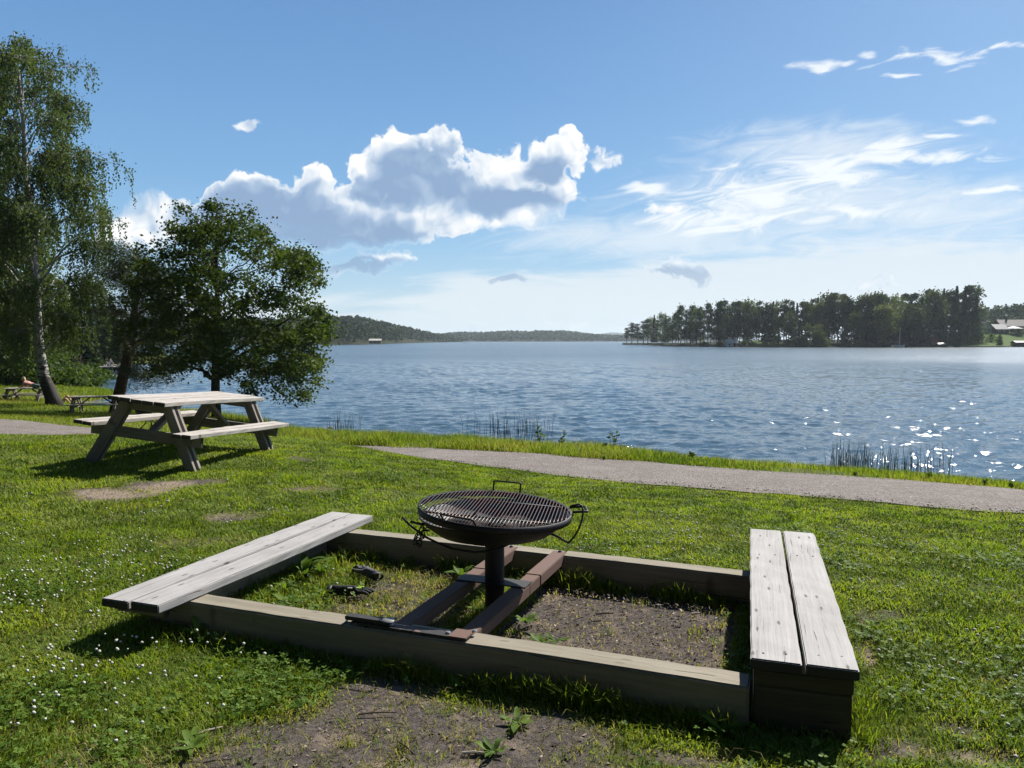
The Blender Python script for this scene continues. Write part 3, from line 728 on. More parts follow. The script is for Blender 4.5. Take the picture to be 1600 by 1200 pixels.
def under_bench(x, y):
    r = np.zeros(len(x), bool)
    for B, d, n, L in ((LB0, ld, ln, 2.15), (RB0, rd, rn, 2.25)):
        s = (x-B[0])*d[0]+(y-B[1])*d[1]; q = (x-B[0])*n[0]+(y-B[1])*n[1]
        r |= (np.abs(q) < .21) & (s > -.02) & (s < L)
    return r
def blades(x, y, z, h, w, lean, az, two=True):
    n = len(x); ca, sa = np.cos(az), np.sin(az)
    fa = az+np.pi/2+rng.normal(0, .5, n); fx, fy = np.cos(fa)*w/2, np.sin(fa)*w/2
    base = np.stack([x, y, z], 1)
    tip = base+np.stack([ca*lean*h, sa*lean*h, h*np.sqrt(np.clip(1-lean**2*.75, .08, 1))], 1)
    side = np.stack([fx, fy, fx*0], 1)
    if not two:
        v = np.stack([base-side, base+side, tip], 1).reshape(-1, 3)
        return v, np.arange(n*3).reshape(-1, 3), 3
    mid = base+np.stack([ca*lean*h*.36, sa*lean*h*.36, h*.58], 1)
    v = np.stack([base-side, base+side, mid-side*.8, mid+side*.8, tip], 1).reshape(-1, 3)
    i = (np.arange(n)*5)[:, None]
    f = np.concatenate([i+[0, 1, 3], i+[0, 3, 2], i+[2, 3, 4]], 1).reshape(-1, 3)
    return v, f, 5
def scatter(n, r0, r1, a0=-40, a1=40):
    r = np.sqrt(rng.random(n)*(r1*r1-r0*r0)+r0*r0); a = np.radians(a0+(a1-a0)*rng.random(n))
    return r*np.sin(a), r*np.cos(a)
GV, GF, GR = [], [], []; goff = 0
def add_grass(v, f, rnd, per):
    global goff
    GV.append(v); GF.append(f+goff); GR.append(np.repeat(rnd, per)); goff += len(v)
def lawn(dens, r0, r1, hm, wm, two):
    area = .5*(r1*r1-r0*r0)*R(80)
    n = int(area*dens); x, y = scatter(n, r0, r1)
    z = gz(x, y); b = bare(x, y); tuft = fbm(x*1.6+3, y*1.6+8, 3); cl = fbm(x*9, y*9, 2)
    u, v = fuv(x, y); ins = (u > 0) & (u < 2.75) & (v > 0) & (v < 1.7)
    keep = (rng.random(n) > b*.9) & (z > WATER+.1) & ~on_path(x, y, .14) & ~in_timber(x, y)
    keep &= rng.random(n) < .55+.6*cl
    keep &= y < yL(x)+.1
    x, y, z, b, tuft, ins = (q[keep] for q in (x, y, z, b, tuft, ins)); n = len(x)
    ub = under_bench(x, y)
    h = hm*(.55+.9*rng.random(n))*(.6+.85*tuft)*(1-.45*b); h = np.where(ins, h*.95, h); h = np.where(ub, np.minimum(h*1.5, .10), h)
    w = wm*(.6+.8*rng.random(n))
    hue = .18+.36*rng.random(n)+.55*(fbm(x*.8, y*.8, 4)-.5)+.5*(fbm(x*3.1+9, y*3.1, 3)-.5)+.45*b+.16*ins
    hue = np.where(rng.random(n) < .045+.25*b, .8+.2*rng.random(n), hue)
    vv, f, per = blades(x, y, z-.006, h, w, .35+.65*rng.random(n), 14*fbm(x*2.2, y*2.2, 2)+rng.normal(0, 1.1, n), two)
    add_grass(vv, f, np.clip(hue, 0, 1), per)
lawn(13000, 1.9, 4.2, .037, .0046, True)
lawn(7000, 4.2, 7.0, .034, .0064, True)
lawn(3600, 7.0, 11.5, .033, .0095, True)
lawn(1600, 11.5, 17., .036, .014, False)
def rough_grass():
    # taller grass on the edges of the timbers and between path and water
    n = 9000; s = rng.random(n)*(NBL+.3)-.3; q = -np.abs(rng.normal(0, .035, n))-.005
    x = NB0[0]+NBD[0]*s+NBN[0]*q; y = NB0[1]+NBD[1]*s+NBN[1]*q
    n2 = 5000; s2 = rng.random(n2)*FBL; q2 = .14+np.abs(rng.normal(0, .04, n2)); x2 = FB0[0]+FBD[0]*s2-FBN[0]*q2; y2 = FB0[1]+FBD[1]*s2-FBN[1]*q2
    n3 = 3000; s3 = rng.random(n3)*1.6; q3 = .2+np.abs(rng.normal(0, .05, n3)); x3 = RB0[0]+rd[0]*s3+rn[0]*q3; y3 = RB0[1]+rd[1]*s3+rn[1]*q3
    n4 = 5000; s4 = rng.random(n4)*2.1; q4 = rng.normal(0, .2, n4); x4 = LB0[0]+ld[0]*s4+ln[0]*q4; y4 = LB0[1]+ld[1]*s4+ln[1]*q4
    n5 = 2500; s5 = ps-.12+.24*rng.random(n5); q5 = .2+rng.random(n5)*1.2; x5 = NB0[0]+NBD[0]*s5+NBN[0]*q5; y5 = NB0[1]+NBD[1]*s5+NBN[1]*q5
    x = np.concatenate([x, x2, x3, x4, x5]); y = np.concatenate([y, y2, y3, y4, y5]); n = len(x)
    k = (fbm(x*5, y*5, 3) > .46-.1*rng.random(n)) & ~in_timber(x, y); x, y = x[k], y[k]; n = len(x)
    h = (.05+.09*rng.random(n)**2)*(.5+fbm(x*4, y*4, 2)); h = np.where(under_bench(x, y), np.minimum(h, .12), h)
    vv, f, per = blades(x, y, gz(x, y)-.02, h, .0042*(.6+.8*rng.random(n)), .2+.6*rng.random(n), rng.random(n)*6.283)
    add_grass(vv, f, np.clip(.15+.5*rng.random(n)+(rng.random(n) < .1)*.4, 0, 1), per)
rough_grass()
def sprouts():
    # thin dry and green sprouts in little tufts over the worn soil
    n = 2400; cx, cy = scatter(n, 1.9, 6.5); b = bare(cx, cy); uu, vv_ = fuv(cx, cy); bay = (uu > 1.3) & (uu < 2.75) & (vv_ > 0) & (vv_ < 1.7); k = (rng.random(n) < (.15+.85*(b > .35))*np.where(bay, .12, 1)) & ~in_timber(cx, cy); cx, cy = cx[k], cy[k]
    m = 26; x = np.repeat(cx, m)+rng.normal(0, .018, len(cx)*m)*np.repeat(.5+rng.random(len(cx))*1.6, m); y = np.repeat(cy, m)+rng.normal(0, .018, len(cx)*m)*np.repeat(.5+rng.random(len(cx))*1.6, m)
    hue = np.repeat(np.where(rng.random(len(cx)) < .5, .3, .85), m)+rng.normal(0, .14, len(x)); k = ~in_timber(x, y); x, y, hue = x[k], y[k], hue[k]; n = len(x)
    vv, f, per = blades(x, y, gz(x, y)-.015, .02+.04*rng.random(n), .0035*(.6+.8*rng.random(n)), .3+.68*rng.random(n), rng.random(n)*6.283); add_grass(vv, f, np.clip(hue, 0, 1), per)
    n = 7000; x, y = scatter(n, 1.9, 6.5); b = bare(x, y); uu, vv_ = fuv(x, y); bay = (uu > 1.3) & (uu < 2.75) & (vv_ > 0) & (vv_ < 1.7); k = (rng.random(n) < (.04+.96*(b > .2))*np.where(bay, .2, 1)) & ~in_timber(x, y); x, y = x[k], y[k]; n = len(x)   # lying straw
    vv, f, per = blades(x, y, gz(x, y)+.004, .03+.05*rng.random(n), .0028*(.7+.6*rng.random(n)), .985+.0*x, rng.random(n)*6.283); add_grass(vv, f, np.clip(.9+.12*rng.normal(0, 1, n), .7, 1), per)
sprouts()
o = arr_mesh('grass', np.concatenate(GV), np.concatenate(GF), M_grass, 3, np.concatenate(GR))
tag(o, 'short sunlit lawn grass with worn patches', 'grass', None, 'stuff')
def bank_grass():
    global GV, GF, GR, goff
    GV, GF, GR, goff = [], [], [], 0
    n = 90000; x = rng.random(n)*17-6.5; t = rng.random(n); y = yU(x)-.16*rng.random(n)**2+t*t*5.5+.2*(fbm(x*1.9, x*0+8, 4)-.5)
    z = gz(x, y); c = fbm(x*1.1+20, y*1.1, 4); thin = sstep(x, 3.0, 4.6)*sstep(x, 6.2, 5.2)
    k = (z > WATER-.05) & visible(x, y) & (rng.random(n) < np.clip(c*2.4-.35, .08, 1)*(1-.6*thin)); x, y, z, t, c = x[k], y[k], z[k], t[k], c[k]; n = len(x)
    h = (.10+.17*rng.random(n))*(.3+1.3*c)*(.55+.45*sstep(t, 0, .2))*(1-.45*sstep(x, 1, 4))
    vv, f, per = blades(x, y, z-.01, h, .010*(.6+.8*rng.random(n)), .15+.65*rng.random(n), rng.random(n)*6.283)
    add_grass(vv, f, np.clip(.1+.5*rng.random(n)+.9*(fbm(x*.7, y*.7, 3)-.45)+(rng.random(n) < .16)*.4, 0, 1), per)
    # the meadow on the left, beyond the path
    n = 230000; x, y = scatter(n, 14, 62, -44, -8); z = gz(x, y); c = fbm(x*.35, y*.35, 4)
    k = (z > WATER+.02) & ~on_path(x, y) & (y > yU(x)) & (rng.random(n) < np.clip(.4+20/np.hypot(x, y), 0, 1)); x, y, z, c = x[k], y[k], z[k], c[k]; n = len(x)
    near = sstep(z, WATER+.5, WATER+.1); dist = np.hypot(x, y)
    h = (.05+.05*rng.random(n))*(1+1.6*near)*(.7+.6*c)*(1+dist/60); w = .012*dist/16
    vv, f, per = blades(x, y, z-.01, h, w*(.6+.8*rng.random(n)), .2+.7*rng.random(n), rng.random(n)*6.283, False)
    add_grass(vv, f, np.clip(.22+.5*rng.random(n)+1.1*(c-.5)+(rng.random(n) < .1)*.3, 0, 1), per)
    o = arr_mesh('shore_grass', np.concatenate(GV), np.concatenate(GF), M_grass, 3, np.concatenate(GR))
    tag(o, 'longer ragged grass beyond the gravel path down to the waterline', 'grass', None, 'stuff')
bank_grass()
def clover():
    # leaflets in threes
    n = 85000; x, y = scatter(n, 1.9, 7.5); z = gz(x, y); b = bare(x, y); c = fbm(x*1.3+70, y*1.3+11, 3)
    left = sstep(x, .3, -1.2)*sstep(y, 7, 3.5); right = sstep(x, .9, 1.8)*.8
    k = (rng.random(n) < np.clip((c-.40)*4, .05, 1)*(.25+.75*np.maximum(left, right))*sstep(np.hypot(x, y), 7.5, 4.5)) & (rng.random(n) > b*1.1) & ~in_timber(x, y) & (y < yL(x)); x, y, z = x[k], y[k], z[k]; n = len(x)
    h = .022+.034*rng.random(n); r = .0075+.0065*rng.random(n); a0 = rng.random(n)*6.283
    Vs, Rr = [], []; rn_ = rng.random(n)
    tx, ty = rng.normal(0, .3, n), rng.normal(0, .3, n)
    for k3 in range(3):
        a = a0+k3*2.094; ca, sa = np.cos(a), np.sin(a)
        c0 = np.stack([x, y, z+h], 1); d = np.stack([ca, sa, ca*tx+sa*ty+.15], 1); p = np.stack([-sa, ca, -sa*tx+ca*ty], 1)
        q = np.stack([c0, c0+d*r[:, None]*.75+p*r[:, None]*.6, c0+d*r[:, None]*1.45, c0+d*r[:, None]*.75-p*r[:, None]*.6], 1)
        Vs.append(q.reshape(-1, 3)); Rr.append(np.repeat(np.clip(rn_+rng.normal(0, .1, n), 0, 1), 4))
    Vv = np.concatenate(Vs); o = arr_mesh('clover', Vv, np.arange(len(Vv)).reshape(-1, 4), M_clover, 4, np.concatenate(Rr))
    tag(o, 'clover leaves spread through the lawn', 'clover', None, 'stuff')
    # flower heads: small white balls
    n = 11500; x, y = scatter(n, 2.0, 11, -38, 38); z = gz(x, y); b = bare(x, y); c = fbm(x*.9+31, y*.9+2, 3)
    L = sstep(x, -.9, -1.9)*sstep(y, 8, 4.5); Rt = sstep(x, 1.1, 2.2)*sstep(y, 8.5, 6)*.5; Mi = sstep(x, -.6, .2)*sstep(x, 2.2, 1.3)*sstep(y, 4.9, 5.3)*sstep(y, 7.5, 6.2)*.6
    k = (rng.random(n) < np.clip((.5*c+.5*fbm(x*3.3+5, y*3.3+2, 2)-.47)*7, .02, 1)*np.maximum(np.maximum(L, Rt), np.maximum(Mi, .05))) & (rng.random(n) > b*1.3) & ~in_timber(x, y) & (y < yL(x)-.2); x, y, z = x[k], y[k], z[k]; n = len(x)
    h = .045+.04*rng.random(n); r = .005+.004*rng.random(n)
    ub = under_bench(x, y); x, y, z, h, r = (q[~ub] for q in (x, y, z, h, r)); n = len(x)
    ico = [(0, 0, 1), (0, 0, -.8)]+[(math.cos(i*1.2566), math.sin(i*1.2566), .42) for i in range(5)]+[(math.cos(i*1.2566+.63), math.sin(i*1.2566+.63), -.38) for i in range(5)]
    fi = []
    for i in range(5):
        j = (i+1) % 5; fi += [(0, 2+i, 2+j), (2+i, 7+i, 2+j), (2+j, 7+i, 7+j), (1, 7+j, 7+i)]
    ico = np.array(ico); Vv = (np.stack([x, y, z+h], 1)[:, None]+ico[None]*r[:, None, None]*(1+rng.normal(0, .12, (n, 12, 1)))).reshape(-1, 3)
    f = (np.array(fi)[None]+(np.arange(n)*12)[:, None, None]).reshape(-1, 3)
    sv = np.stack([np.stack([x-.001, y, z], 1), np.stack([x+.001, y, z], 1), np.stack([x, y, z+h], 1)], 1).reshape(-1, 3)
    o = arr_mesh('clover_flowers', Vv, f, M_white, 3); tag(o, 'tiny white clover flower heads dotted over the lawn', 'flowers', None, 'stuff')
clover()
def litter():
    m, nt = mat_new('ground_litter'); a = N(nt, 'ShaderNodeAttribute', attribute_name='rnd').outputs['Fac']
    finish(nt, P_(nt, RAMP(nt, a, [(0, (.035, .026, .02)), (.5, (.10, .075, .057)), (.88, (.20, .16, .12)), (1, (.40, .35, .28))]), .85))
    n = 110000; x, y = scatter(n, 2.0, 8.5); b = bare(x, y); uu, vv_ = fuv(x, y); bay = (uu > 1.3) & (uu < 2.75) & (vv_ > 0) & (vv_ < 1.7); k = (rng.random(n) < (b*.5+.01)*np.where(bay, 2.4, 1)) & ~in_timber(x, y); x, y = x[k], y[k]; n = len(x)
    z = gz(x, y); L = .003+.011*rng.random(n)**2.5; W = L*(.15+.5*rng.random(n)); a = rng.random(n)*6.283
    d = np.stack([np.cos(a), np.sin(a), rng.normal(0, .35, n)], 1); p = np.stack([-np.sin(a), np.cos(a), rng.normal(0, .35, n)], 1)
    c = np.stack([x, y, z+.006+.006*rng.random(n)], 1)
    q = np.stack([c-d*L[:, None], c+p*W[:, None], c+d*L[:, None], c-p*W[:, None]], 1).reshape(-1, 3)
    o = arr_mesh('ground_litter', q, np.arange(n*4).reshape(-1, 4), m, 4, np.repeat(rng.random(n), 4)); tag(o, 'crumbs of bark, soil and dry leaves on the bare ground', 'litter', None, 'stuff')
litter()

# ------------------------------------------------------------------ picnic tables
def picnic_table(label, group):
    """parts in the table's own space: x along the benches, z up from the ground"""
    t = empty('picnic_table', (0, 0, 0), label, 'picnic table', group)
    L, W, ht, Lb, B, hb, wb, Lf, Fw = 2.06, .72, .74, 2.14, 1.46, .434, .235, 1.62, 1.34
    tp = empty('tabletop', (0, 0, 0), None, None); tp.parent = t
    nbd = 5; bw = W/nbd
    for i in range(nbd):
        plank('tabletop_board', tp, (-L/2+random.uniform(-.004, .004), -W/2+bw*(i+.5), ht), (L/2, -W/2+bw*(i+.5), ht), bw-.006, .042, W_table)
    for s in (-1, 1):
        be = empty('bench_seat', (0, 0, 0), None, None); be.parent = t
        for k in range(2):
            y = s*(B/2-wb/4-k*wb/2)
            plank('seat_board', be, (-Lb/2, y, hb), (Lb/2, y, hb), wb/2-.005, .042, W_table)
    for e in (-1, 1):
        x = e*Lf/2
        plank('top_bearer', t, (x, -W/2+.02, ht-.043), (x, W/2-.02, ht-.043), .045, .10, W_leg)
        plank('seat_bearer', t, (x, -B/2+.03, hb-.043), (x, B/2-.03, hb-.043), .045, .12, W_leg)
        for s in (-1, 1):
            for k in (-1, 1):                     # doubled leg boards on either side of the bearers
                a = Vector((x+k*.046, s*(W/2-.10), ht-.045)); b = Vector((x+k*.046, s*Fw/2, -.06))
                d = (b-a).normalized()
                n = Vector((0, s, 0)); n = (n-d*n.dot(d)).normalized()
                plank('leg', t, a+n*.05, b+n*.05, .042, .11, W_leg, up=n)
        a = Vector((x-e*.05, 0, hb-.07)); b = Vector((e*.28, 0, ht-.05))
        plank('brace', t, a, b, .09, .045, W_leg, up=(e*.6, 0, .8))
    return t
PT = Matrix.Translation((-3.948, 9.322, .129)) @ Matrix(((1, 0, 0, 0), (0, 1, 0, 0), (-.041, .102, 1, 0), (0, 0, 0, 1))) @ Matrix.Rotation(0, 4, 'Z')
t1 = picnic_table('grey wooden picnic table on the crest of the lawn, in front of the bushy alder', 'picnic tables on the shore meadow')
yaw = 1.362; ux = Vector((math.cos(yaw), math.sin(yaw), -.041)).normalized(); vy = Vector((-math.sin(yaw), math.cos(yaw), .102)); vy = (vy-ux*vy.dot(ux)).normalized(); wz = ux.cross(vy)
t1.matrix_world = Matrix(((ux.x, vy.x, wz.x, -3.948), (ux.y, vy.y, wz.y, 9.322), (ux.z, vy.z, wz.z, .115), (0, 0, 0, 1)))
def place_table(px, py, z, yaw, label):
    c = copy_tree(t1); p = at(px, py, z); c['label'] = label
    c.matrix_basis = Matrix.Translation((p[0], p[1], g1(*p)-.01)) @ Matrix.Rotation(yaw, 4, 'Z'); return c
t2 = place_table(152, 646, -1.6, .18, 'shaded picnic table standing beyond the gravel path, below the leaning pine')
t3 = place_table(43, 628.5, -1.65, .05, 'far picnic table with a person lying on it, left of the birch trunk')

# ------------------------------------------------------------------ leaves and trees
def leaves(name, c, size, a, mat, rnd, parent, off, wid=.62, k=None):
    """kite shaped leaves: centres c, along a"""
    n = len(c); a = a/np.linalg.norm(a, axis=1, keepdims=True)
    b = np.cross(a, rng.normal(0, 1, (n, 3))); b /= np.linalg.norm(b, axis=1, keepdims=True)+1e-9
    s = size[:, None]
    q = np.stack([c-a*s*.5, c+b*s*wid*.5-a*s*.08, c+a*s*.5, c-b*s*wid*.5-a*s*.08], 1).reshape(-1, 3)
    return arr_mesh(name, q, np.arange(n*4).reshape(-1, 4), mat, 4, np.repeat(np.clip(rnd, 0, 1), 4), parent, off=off)
def curve3(a, b, up=.3, n=6, jit=.04, droop=0.):
    a, b = Vector(a), Vector(b); L = (b-a).length; out = []
    for i in range(n+1):
        t = i/n; p = a.lerp(b, t); p.z += L*(up*math.sin(math.pi*t)*.5-droop*t*t)
        if 0 < i < n: p += Vector((random.gauss(0, jit), random.gauss(0, jit), random.gauss(0, jit)))*L
        out.append(p)
    return out
def inside_poly(px, py, poly):
    r = np.zeros(len(px), bool); n = len(poly)
    for i in range(n):
        x1, y1 = poly[i]; x2, y2 = poly[(i+1) % n]
        c = ((y1 > py) != (y2 > py)) & (px < (x2-x1)*(py-y1)/(y2-y1+1e-9)+x1); r ^= c
    return r
def crown_tree(name, label, cat, base, trunk, tr, outline, d, depth, ncl, per, lsize, leafm, barkm, clr=.36, flat=.7, droop=.2, thin=None, group=None, nlimb=16, wid=.62, zlo=None):
    """a broad tree: trunk polyline, limbs to clusters of leaves filling a crown of real depth"""
    root = empty(name, base, label, cat, group)
    m = MB(); m.tube(trunk, tr, 9)
    poly = np.array(outline, float); lo, hi = poly.min(0), poly.max(0); cx = (lo[0]+hi[0])/2
    C = []
    while len(C) < ncl:
        px = lo[0]+rng.random(400)*(hi[0]-lo[0]); py = lo[1]+rng.random(400)*(hi[1]-lo[1])
        ok = inside_poly(px, py, outline)
        if thin is not None: ok &= rng.random(400) < thin(px, py)
        for x, y in zip(px[ok], py[ok]):
            u = (x-cx)/((hi[0]-lo[0])/2); v = (y-(lo[1]+hi[1])/2)/((hi[1]-lo[1])/2)
            w = depth*math.sqrt(max(.12, 1-.8*u*u-.55*v*v))*random.uniform(-1, 1)
            dd = d+w
            C.append(((x-800)/F*d, dd, H-(y-HZ)/F*d))
    C = np.array(C[:ncl])
    tp = np.array([tuple(p) for p in trunk])
    hubs = C[rng.choice(ncl, nlimb, replace=False)]
    limbs = []
    zt0, zt1 = (zlo if zlo is not None else tp[:, 2].min()+.3*(tp[-1, 2]-tp[0, 2])), tp[-1, 2]
    for h in hubs:
        zz = min(max(h[2]-random.uniform(.25, .5)*math.hypot(h[0]-tp[-1, 0], h[1]-d)-.3, zt0), zt1-.1)
        i = min(max(np.searchsorted(tp[:, 2], zz), 1), len(tp)-1); t = (zz-tp[i-1, 2])/(tp[i, 2]-tp[i-1, 2]+1e-6)
        a = tp[i-1]*(1-t)+tp[i]*t; r0 = max(.03, (tr[i] if hasattr(tr, '__len__') else tr)*.55)
        pts = curve3(a, h, .25, 7, .03); m.tube(pts, list(np.linspace(r0, .014, 8)), 6, False); limbs += pts[2:]
    lp = np.array([tuple(p) for p in limbs])
    for c in C:
        j = np.argmin(((lp-c)**2).sum(1)-.3*(lp[:, 2] < c[2])); m.tube(curve3(lp[j], c, .2, 3, .05), [.014, .010, .007, .004], 4, False)
    m.build('trunk', barkm, root, True, off=base)
    n = ncl*per; ci = rng.integers(0, ncl, n); cr = clr*(.6+.8*rng.random(ncl))
    o = rng.normal(0, 1, (n, 3)); o *= (cr[ci]*.62)[:, None]; o[:, 2] *= flat
    c = C[ci]+o; a = rng.normal(0, 1, (n, 3)); a[:, 2] = a[:, 2]*.6-droop
    rn_ = .25+.35*rng.random(n)+.5*(rng.random(ncl)-.5)[ci]
    leaves('crown', c, lsize*(.6+.8*rng.random(n)), a, leafm, rn_, root, base, wid)
    return root
# the alder behind the table
A_d = 30.5; ax, _ = ray(337, A_d); az_ = g1(ax, A_d)
a_out = [(345,325),(385,336),(415,352),(432,376),(462,384),(484,402),(490,424),(504,446),(513,468),(510,492),(514,520),(508,548),(500,572),(496,596),(478,606),(474,622),(452,633),(436,618),(410,606),(384,596),(372,578),(356,566),(338,560),(320,570),(300,570),(282,582),(262,588),(246,580),(236,560),(222,540),(216,505),(222,470),(230,430),(246,398),(256,366),(268,342),(300,334)]
alder = crown_tree('alder_tree', 'bushy round alder with dark trunk on the shore right behind the big picnic table', 'tree', (ax, A_d, az_),
    [Vector((ax, A_d, az_-.2)), Vector((ax-.03, A_d, az_+1.2)), Vector((ax+.02, A_d, az_+2.6)), Vector((ax+.08, A_d+.1, az_+4.4)), Vector((ax+.12, A_d, az_+6.4)), Vector((ax+.3, A_d, az_+8.0))],
    [.20, .17, .15, .11, .06, .02], a_out, A_d, 3.1, 350, 150, .125, M_alderleaf, M_bark, .37, .75, .2, (lambda X, Y: np.where(fbm(X*.034, Y*.034, 2)+.12*sstep(Y, 420, 330) > .43, 1., .25)), None, 26, .66, zlo=az_+1.5)
# the leaning pine left of it
P_d = 33.
def pp(px, py, d=P_d): return Vector(((px-800)/F*d, d, H-(py-HZ)/F*d))
pb = pp(176, 650); pb.z = g1(pb.x, pb.y)
p_out = [(216,384),(232,392),(250,410),(262,440),(270,470),(262,500),(258,540),(262,580),(258,603),(236,604),(218,588),(222,560),(214,540),(206,505),(188,500),(180,478),(190,466),(182,450),(196,440),(186,428),(206,420),(204,402)]
pine = crown_tree('pine_tree', 'dark leaning pine with a slanting bare trunk at the waterside, left of the alder', 'tree', tuple(pb),
    [pb-Vector((0, 0, .2)), pp(186, 612), pp(196, 572), pp(205, 530), pp(212, 490), pp(218, 450), pp(222, 415), pp(218, 388)],
    [.26, .24, .21, .17, .14, .11, .07, .02], p_out, P_d, 2.6, 140, 270, .16, M_needle, M_pinebark, .52, .36, .0, None, None, 20, .13, zlo=pb.z+2.6)

# the weeping birch on the left
def birch():
    d0 = 34.6
    def bp(px, py, dd=0.): return Vector(((px-800)/F*d0, d0+dd, H-(py-HZ)/F*d0))
    base = bp(80, 634); base.z = g1(base.x, base.y)
    root = empty('birch_tree', tuple(base), 'tall weeping birch with a white-barked leaning trunk at the left edge', 'tree')
    tr = [base+Vector((.12, 0, -.25)), base+Vector((0, 0, .35)), bp(68, 590), bp(62, 545), bp(60, 500), bp(61, 440), bp(57, 390), bp(54, 330), bp(50, 270), bp(50, 205), bp(46, 140), bp(42, 90), bp(40, 60)]
    rad = [.46, .31, .25, .21, .19, .17, .15, .13, .11, .085, .06, .035, .012]
    m = MB(); m.tube(tr, rad, 12)
    tp = np.array([tuple(p) for p in tr])
    env = [(48, .9), (75, 1.6), (110, 2.2), (150, 2.9), (195, 4.1), (230, 3.8), (280, 4.1), (325, 4.6), (390, 4.3), (450, 3.3), (520, 2.8), (560, 2.2), (600, 1.2)]
    ex, er = np.array([e[0] for e in env]), np.array([e[1] for e in env])
    CS, AS, SZ, RN = [], [], [], []
    def strand(p, L, cl):
        n = max(3, int(L/.05)); t = np.arange(n)/n
        sway = rng.normal(0, .10, 2)
        pts = np.stack([p[0]+sway[0]*t*L, p[1]+sway[1]*t*L, p[2]-L*t**1.15], 1)+rng.normal(0, .045, (n, 3))
        CS.append(pts); AS.append(np.stack([rng.normal(0, .45, n), rng.normal(0, .45, n), -np.ones(n)], 1)); SZ.append(.104*(.6+.7*rng.random(n))); RN.append(cl+.4*rng.random(n))
    nb = 62
    for i in range(nb):
        f = (i+.5)/nb; py = 565-462*f**.92
        zz = H-(py-HZ)/F*d0; k = min(max(np.searchsorted(tp[:, 2], zz), 1), len(tp)-1); t = (zz-tp[k-1, 2])/(tp[k, 2]-tp[k-1, 2]); a = Vector(tp[k-1]*(1-t)+tp[k]*t)
        az = i*2.39996+random.uniform(-.4, .4); Rr = float(np.interp(py-20, ex, er))*random.uniform(.45, 1.0)
        out = Vector((math.cos(az), math.sin(az)*.9, 0)); rise = Rr*random.uniform(.35, .75)
        end = a+out*Rr+Vector((0, 0, rise*.55)); pts = []
        for j in range(9):
            s = j/8; p = a+out*Rr*s**.9+Vector((0, 0, rise*math.sin(min(1, s*1.25)*math.pi*.62)-.25*Rr*max(0, s-.7)))
            p += Vector((random.gauss(0, .05), random.gauss(0, .05), random.gauss(0, .05))); pts.append(p)
        m.tube(pts, list(np.linspace(max(.022, .045*(1-f)+.02), .008, 9)), 5, False)
        cl = random.uniform(.05, .5)
        nst = int((7+Rr*8)*(1 if random.random() > .14 else .35))
        for _ in range(nst):
            s = random.uniform(.25, 1.0)**.6; q = s*8; j = min(int(q), 7); p = pts[j].lerp(pts[j+1], q-j)
            off = Vector((random.gauss(0, .36), random.gauss(0, .36), random.gauss(0, .16)))*(.45+.55*Rr/3); e = p+off
            m.tube([p, p.lerp(e, .6)+Vector((0, 0, .05)), e], [.008, .006, .003], 3, False)
            for __ in range(2 if f > .62 else 3):
                ee = e+Vector((random.gauss(0, .12), random.gauss(0, .12), 0))
                strand(ee, random.uniform(.4, 1.3)*(1.0 if f > .6 else 1.5), cl+random.uniform(-.1, .1))
            n = 14; CS.append(np.array(tuple(e))+rng.normal(0, .17, (n, 3))); AS.append(rng.normal(0, 1, (n, 3))-[0, 0, .5]); SZ.append(.104*(.6+.7*rng.random(n))); RN.append(cl+.45*rng.random(n))
    m.build('trunk', M_birch, root, True, off=base)
    leaves('crown', np.concatenate(CS), np.concatenate(SZ), np.concatenate(AS), M_birchleaf, np.concatenate(RN), root, base, .7)
birch()

# bushes, dark wood and meadow scrub on the left shore
def bush(px, py, z, w, h, dep, label, group, mat=None, n=2600, ls=.22, name='shrub', cat='bush', clr=.45):
    p = at(px, py, z); zz = g1(*p); base = (p[0], p[1], zz); root = empty(name, base, label, cat, group)
    ncl = max(14, int(n/70)); th = rng.random(ncl)*6.283; ph = rng.random(ncl)**.6; rr = .55+.45*rng.random(ncl)
    C = np.stack([np.cos(th)*np.sin(ph*1.5)*w*rr, np.sin(th)*np.sin(ph*1.5)*dep*rr, h*(.12+.8*np.cos(ph*1.5)*rr)], 1)
    ci = rng.integers(0, ncl, n); c = C[ci]+rng.normal(0, clr*h*.3, (n, 3))*[1.2*w/h if w > h else 1, 1, .8]; c[:, 2] = np.abs(c[:, 2])
    leaves('foliage', c, ls*(.6+.8*rng.random(n)), rng.normal(0, 1, (n, 3)), mat or M_shrub, .2+.4*rng.random(n)+.5*(rng.random(ncl)-.5)[ci], root, None)
    m = MB()
    for k in range(7):
        e = C[rng.integers(0, ncl)]; m.tube(curve3((random.gauss(0, .05*w), random.gauss(0, .05*w), -.1), e, .1, 4), [.04, .03, .025, .018, .01], 5, False)
    m.build('stems', M_bark, root, True)
    return root
G_ = 'bushes along the left shore'
bush(112, 598, -1.7, 2.3, 1.9, 1.8, 'bright green willow bush right of the birch trunk', G_, n=3200)
bush(137, 596, -1.9, 1.9, 1.5, 1.6, 'low fresh green bush by the calm water, left of the jetty reflection', G_, n=2400)
bush(158, 592, -1.95, 1.6, 1.0, 1.2, 'low dark green bush at the end of the green bank', G_, n=1500)
bush(95, 605, -1.5, 2.0, 1.2, 1.5, 'olive scrub just behind the person right of the birch trunk', G_, n=1900)
bush(62, 604, -1.4, 2.4, 1.5, 1.5, 'dull green bush behind the person lying on the table', G_, n=2200)
bush(30, 603, -1.2, 2.6, 1.8, 1.6, 'grey-green thicket at the left edge behind the far table', G_, n=2400)
bush(40, 590, -.9, 3.6, 3.2, 2.6, 'dense dark thicket under the birch crown', G_, M_alderleaf, n=4200)
bush(-6, 592, -.8, 3.2, 2.6, 2.6, 'dark bush cut by the left edge of the view', G_, M_alderleaf, n=3200)
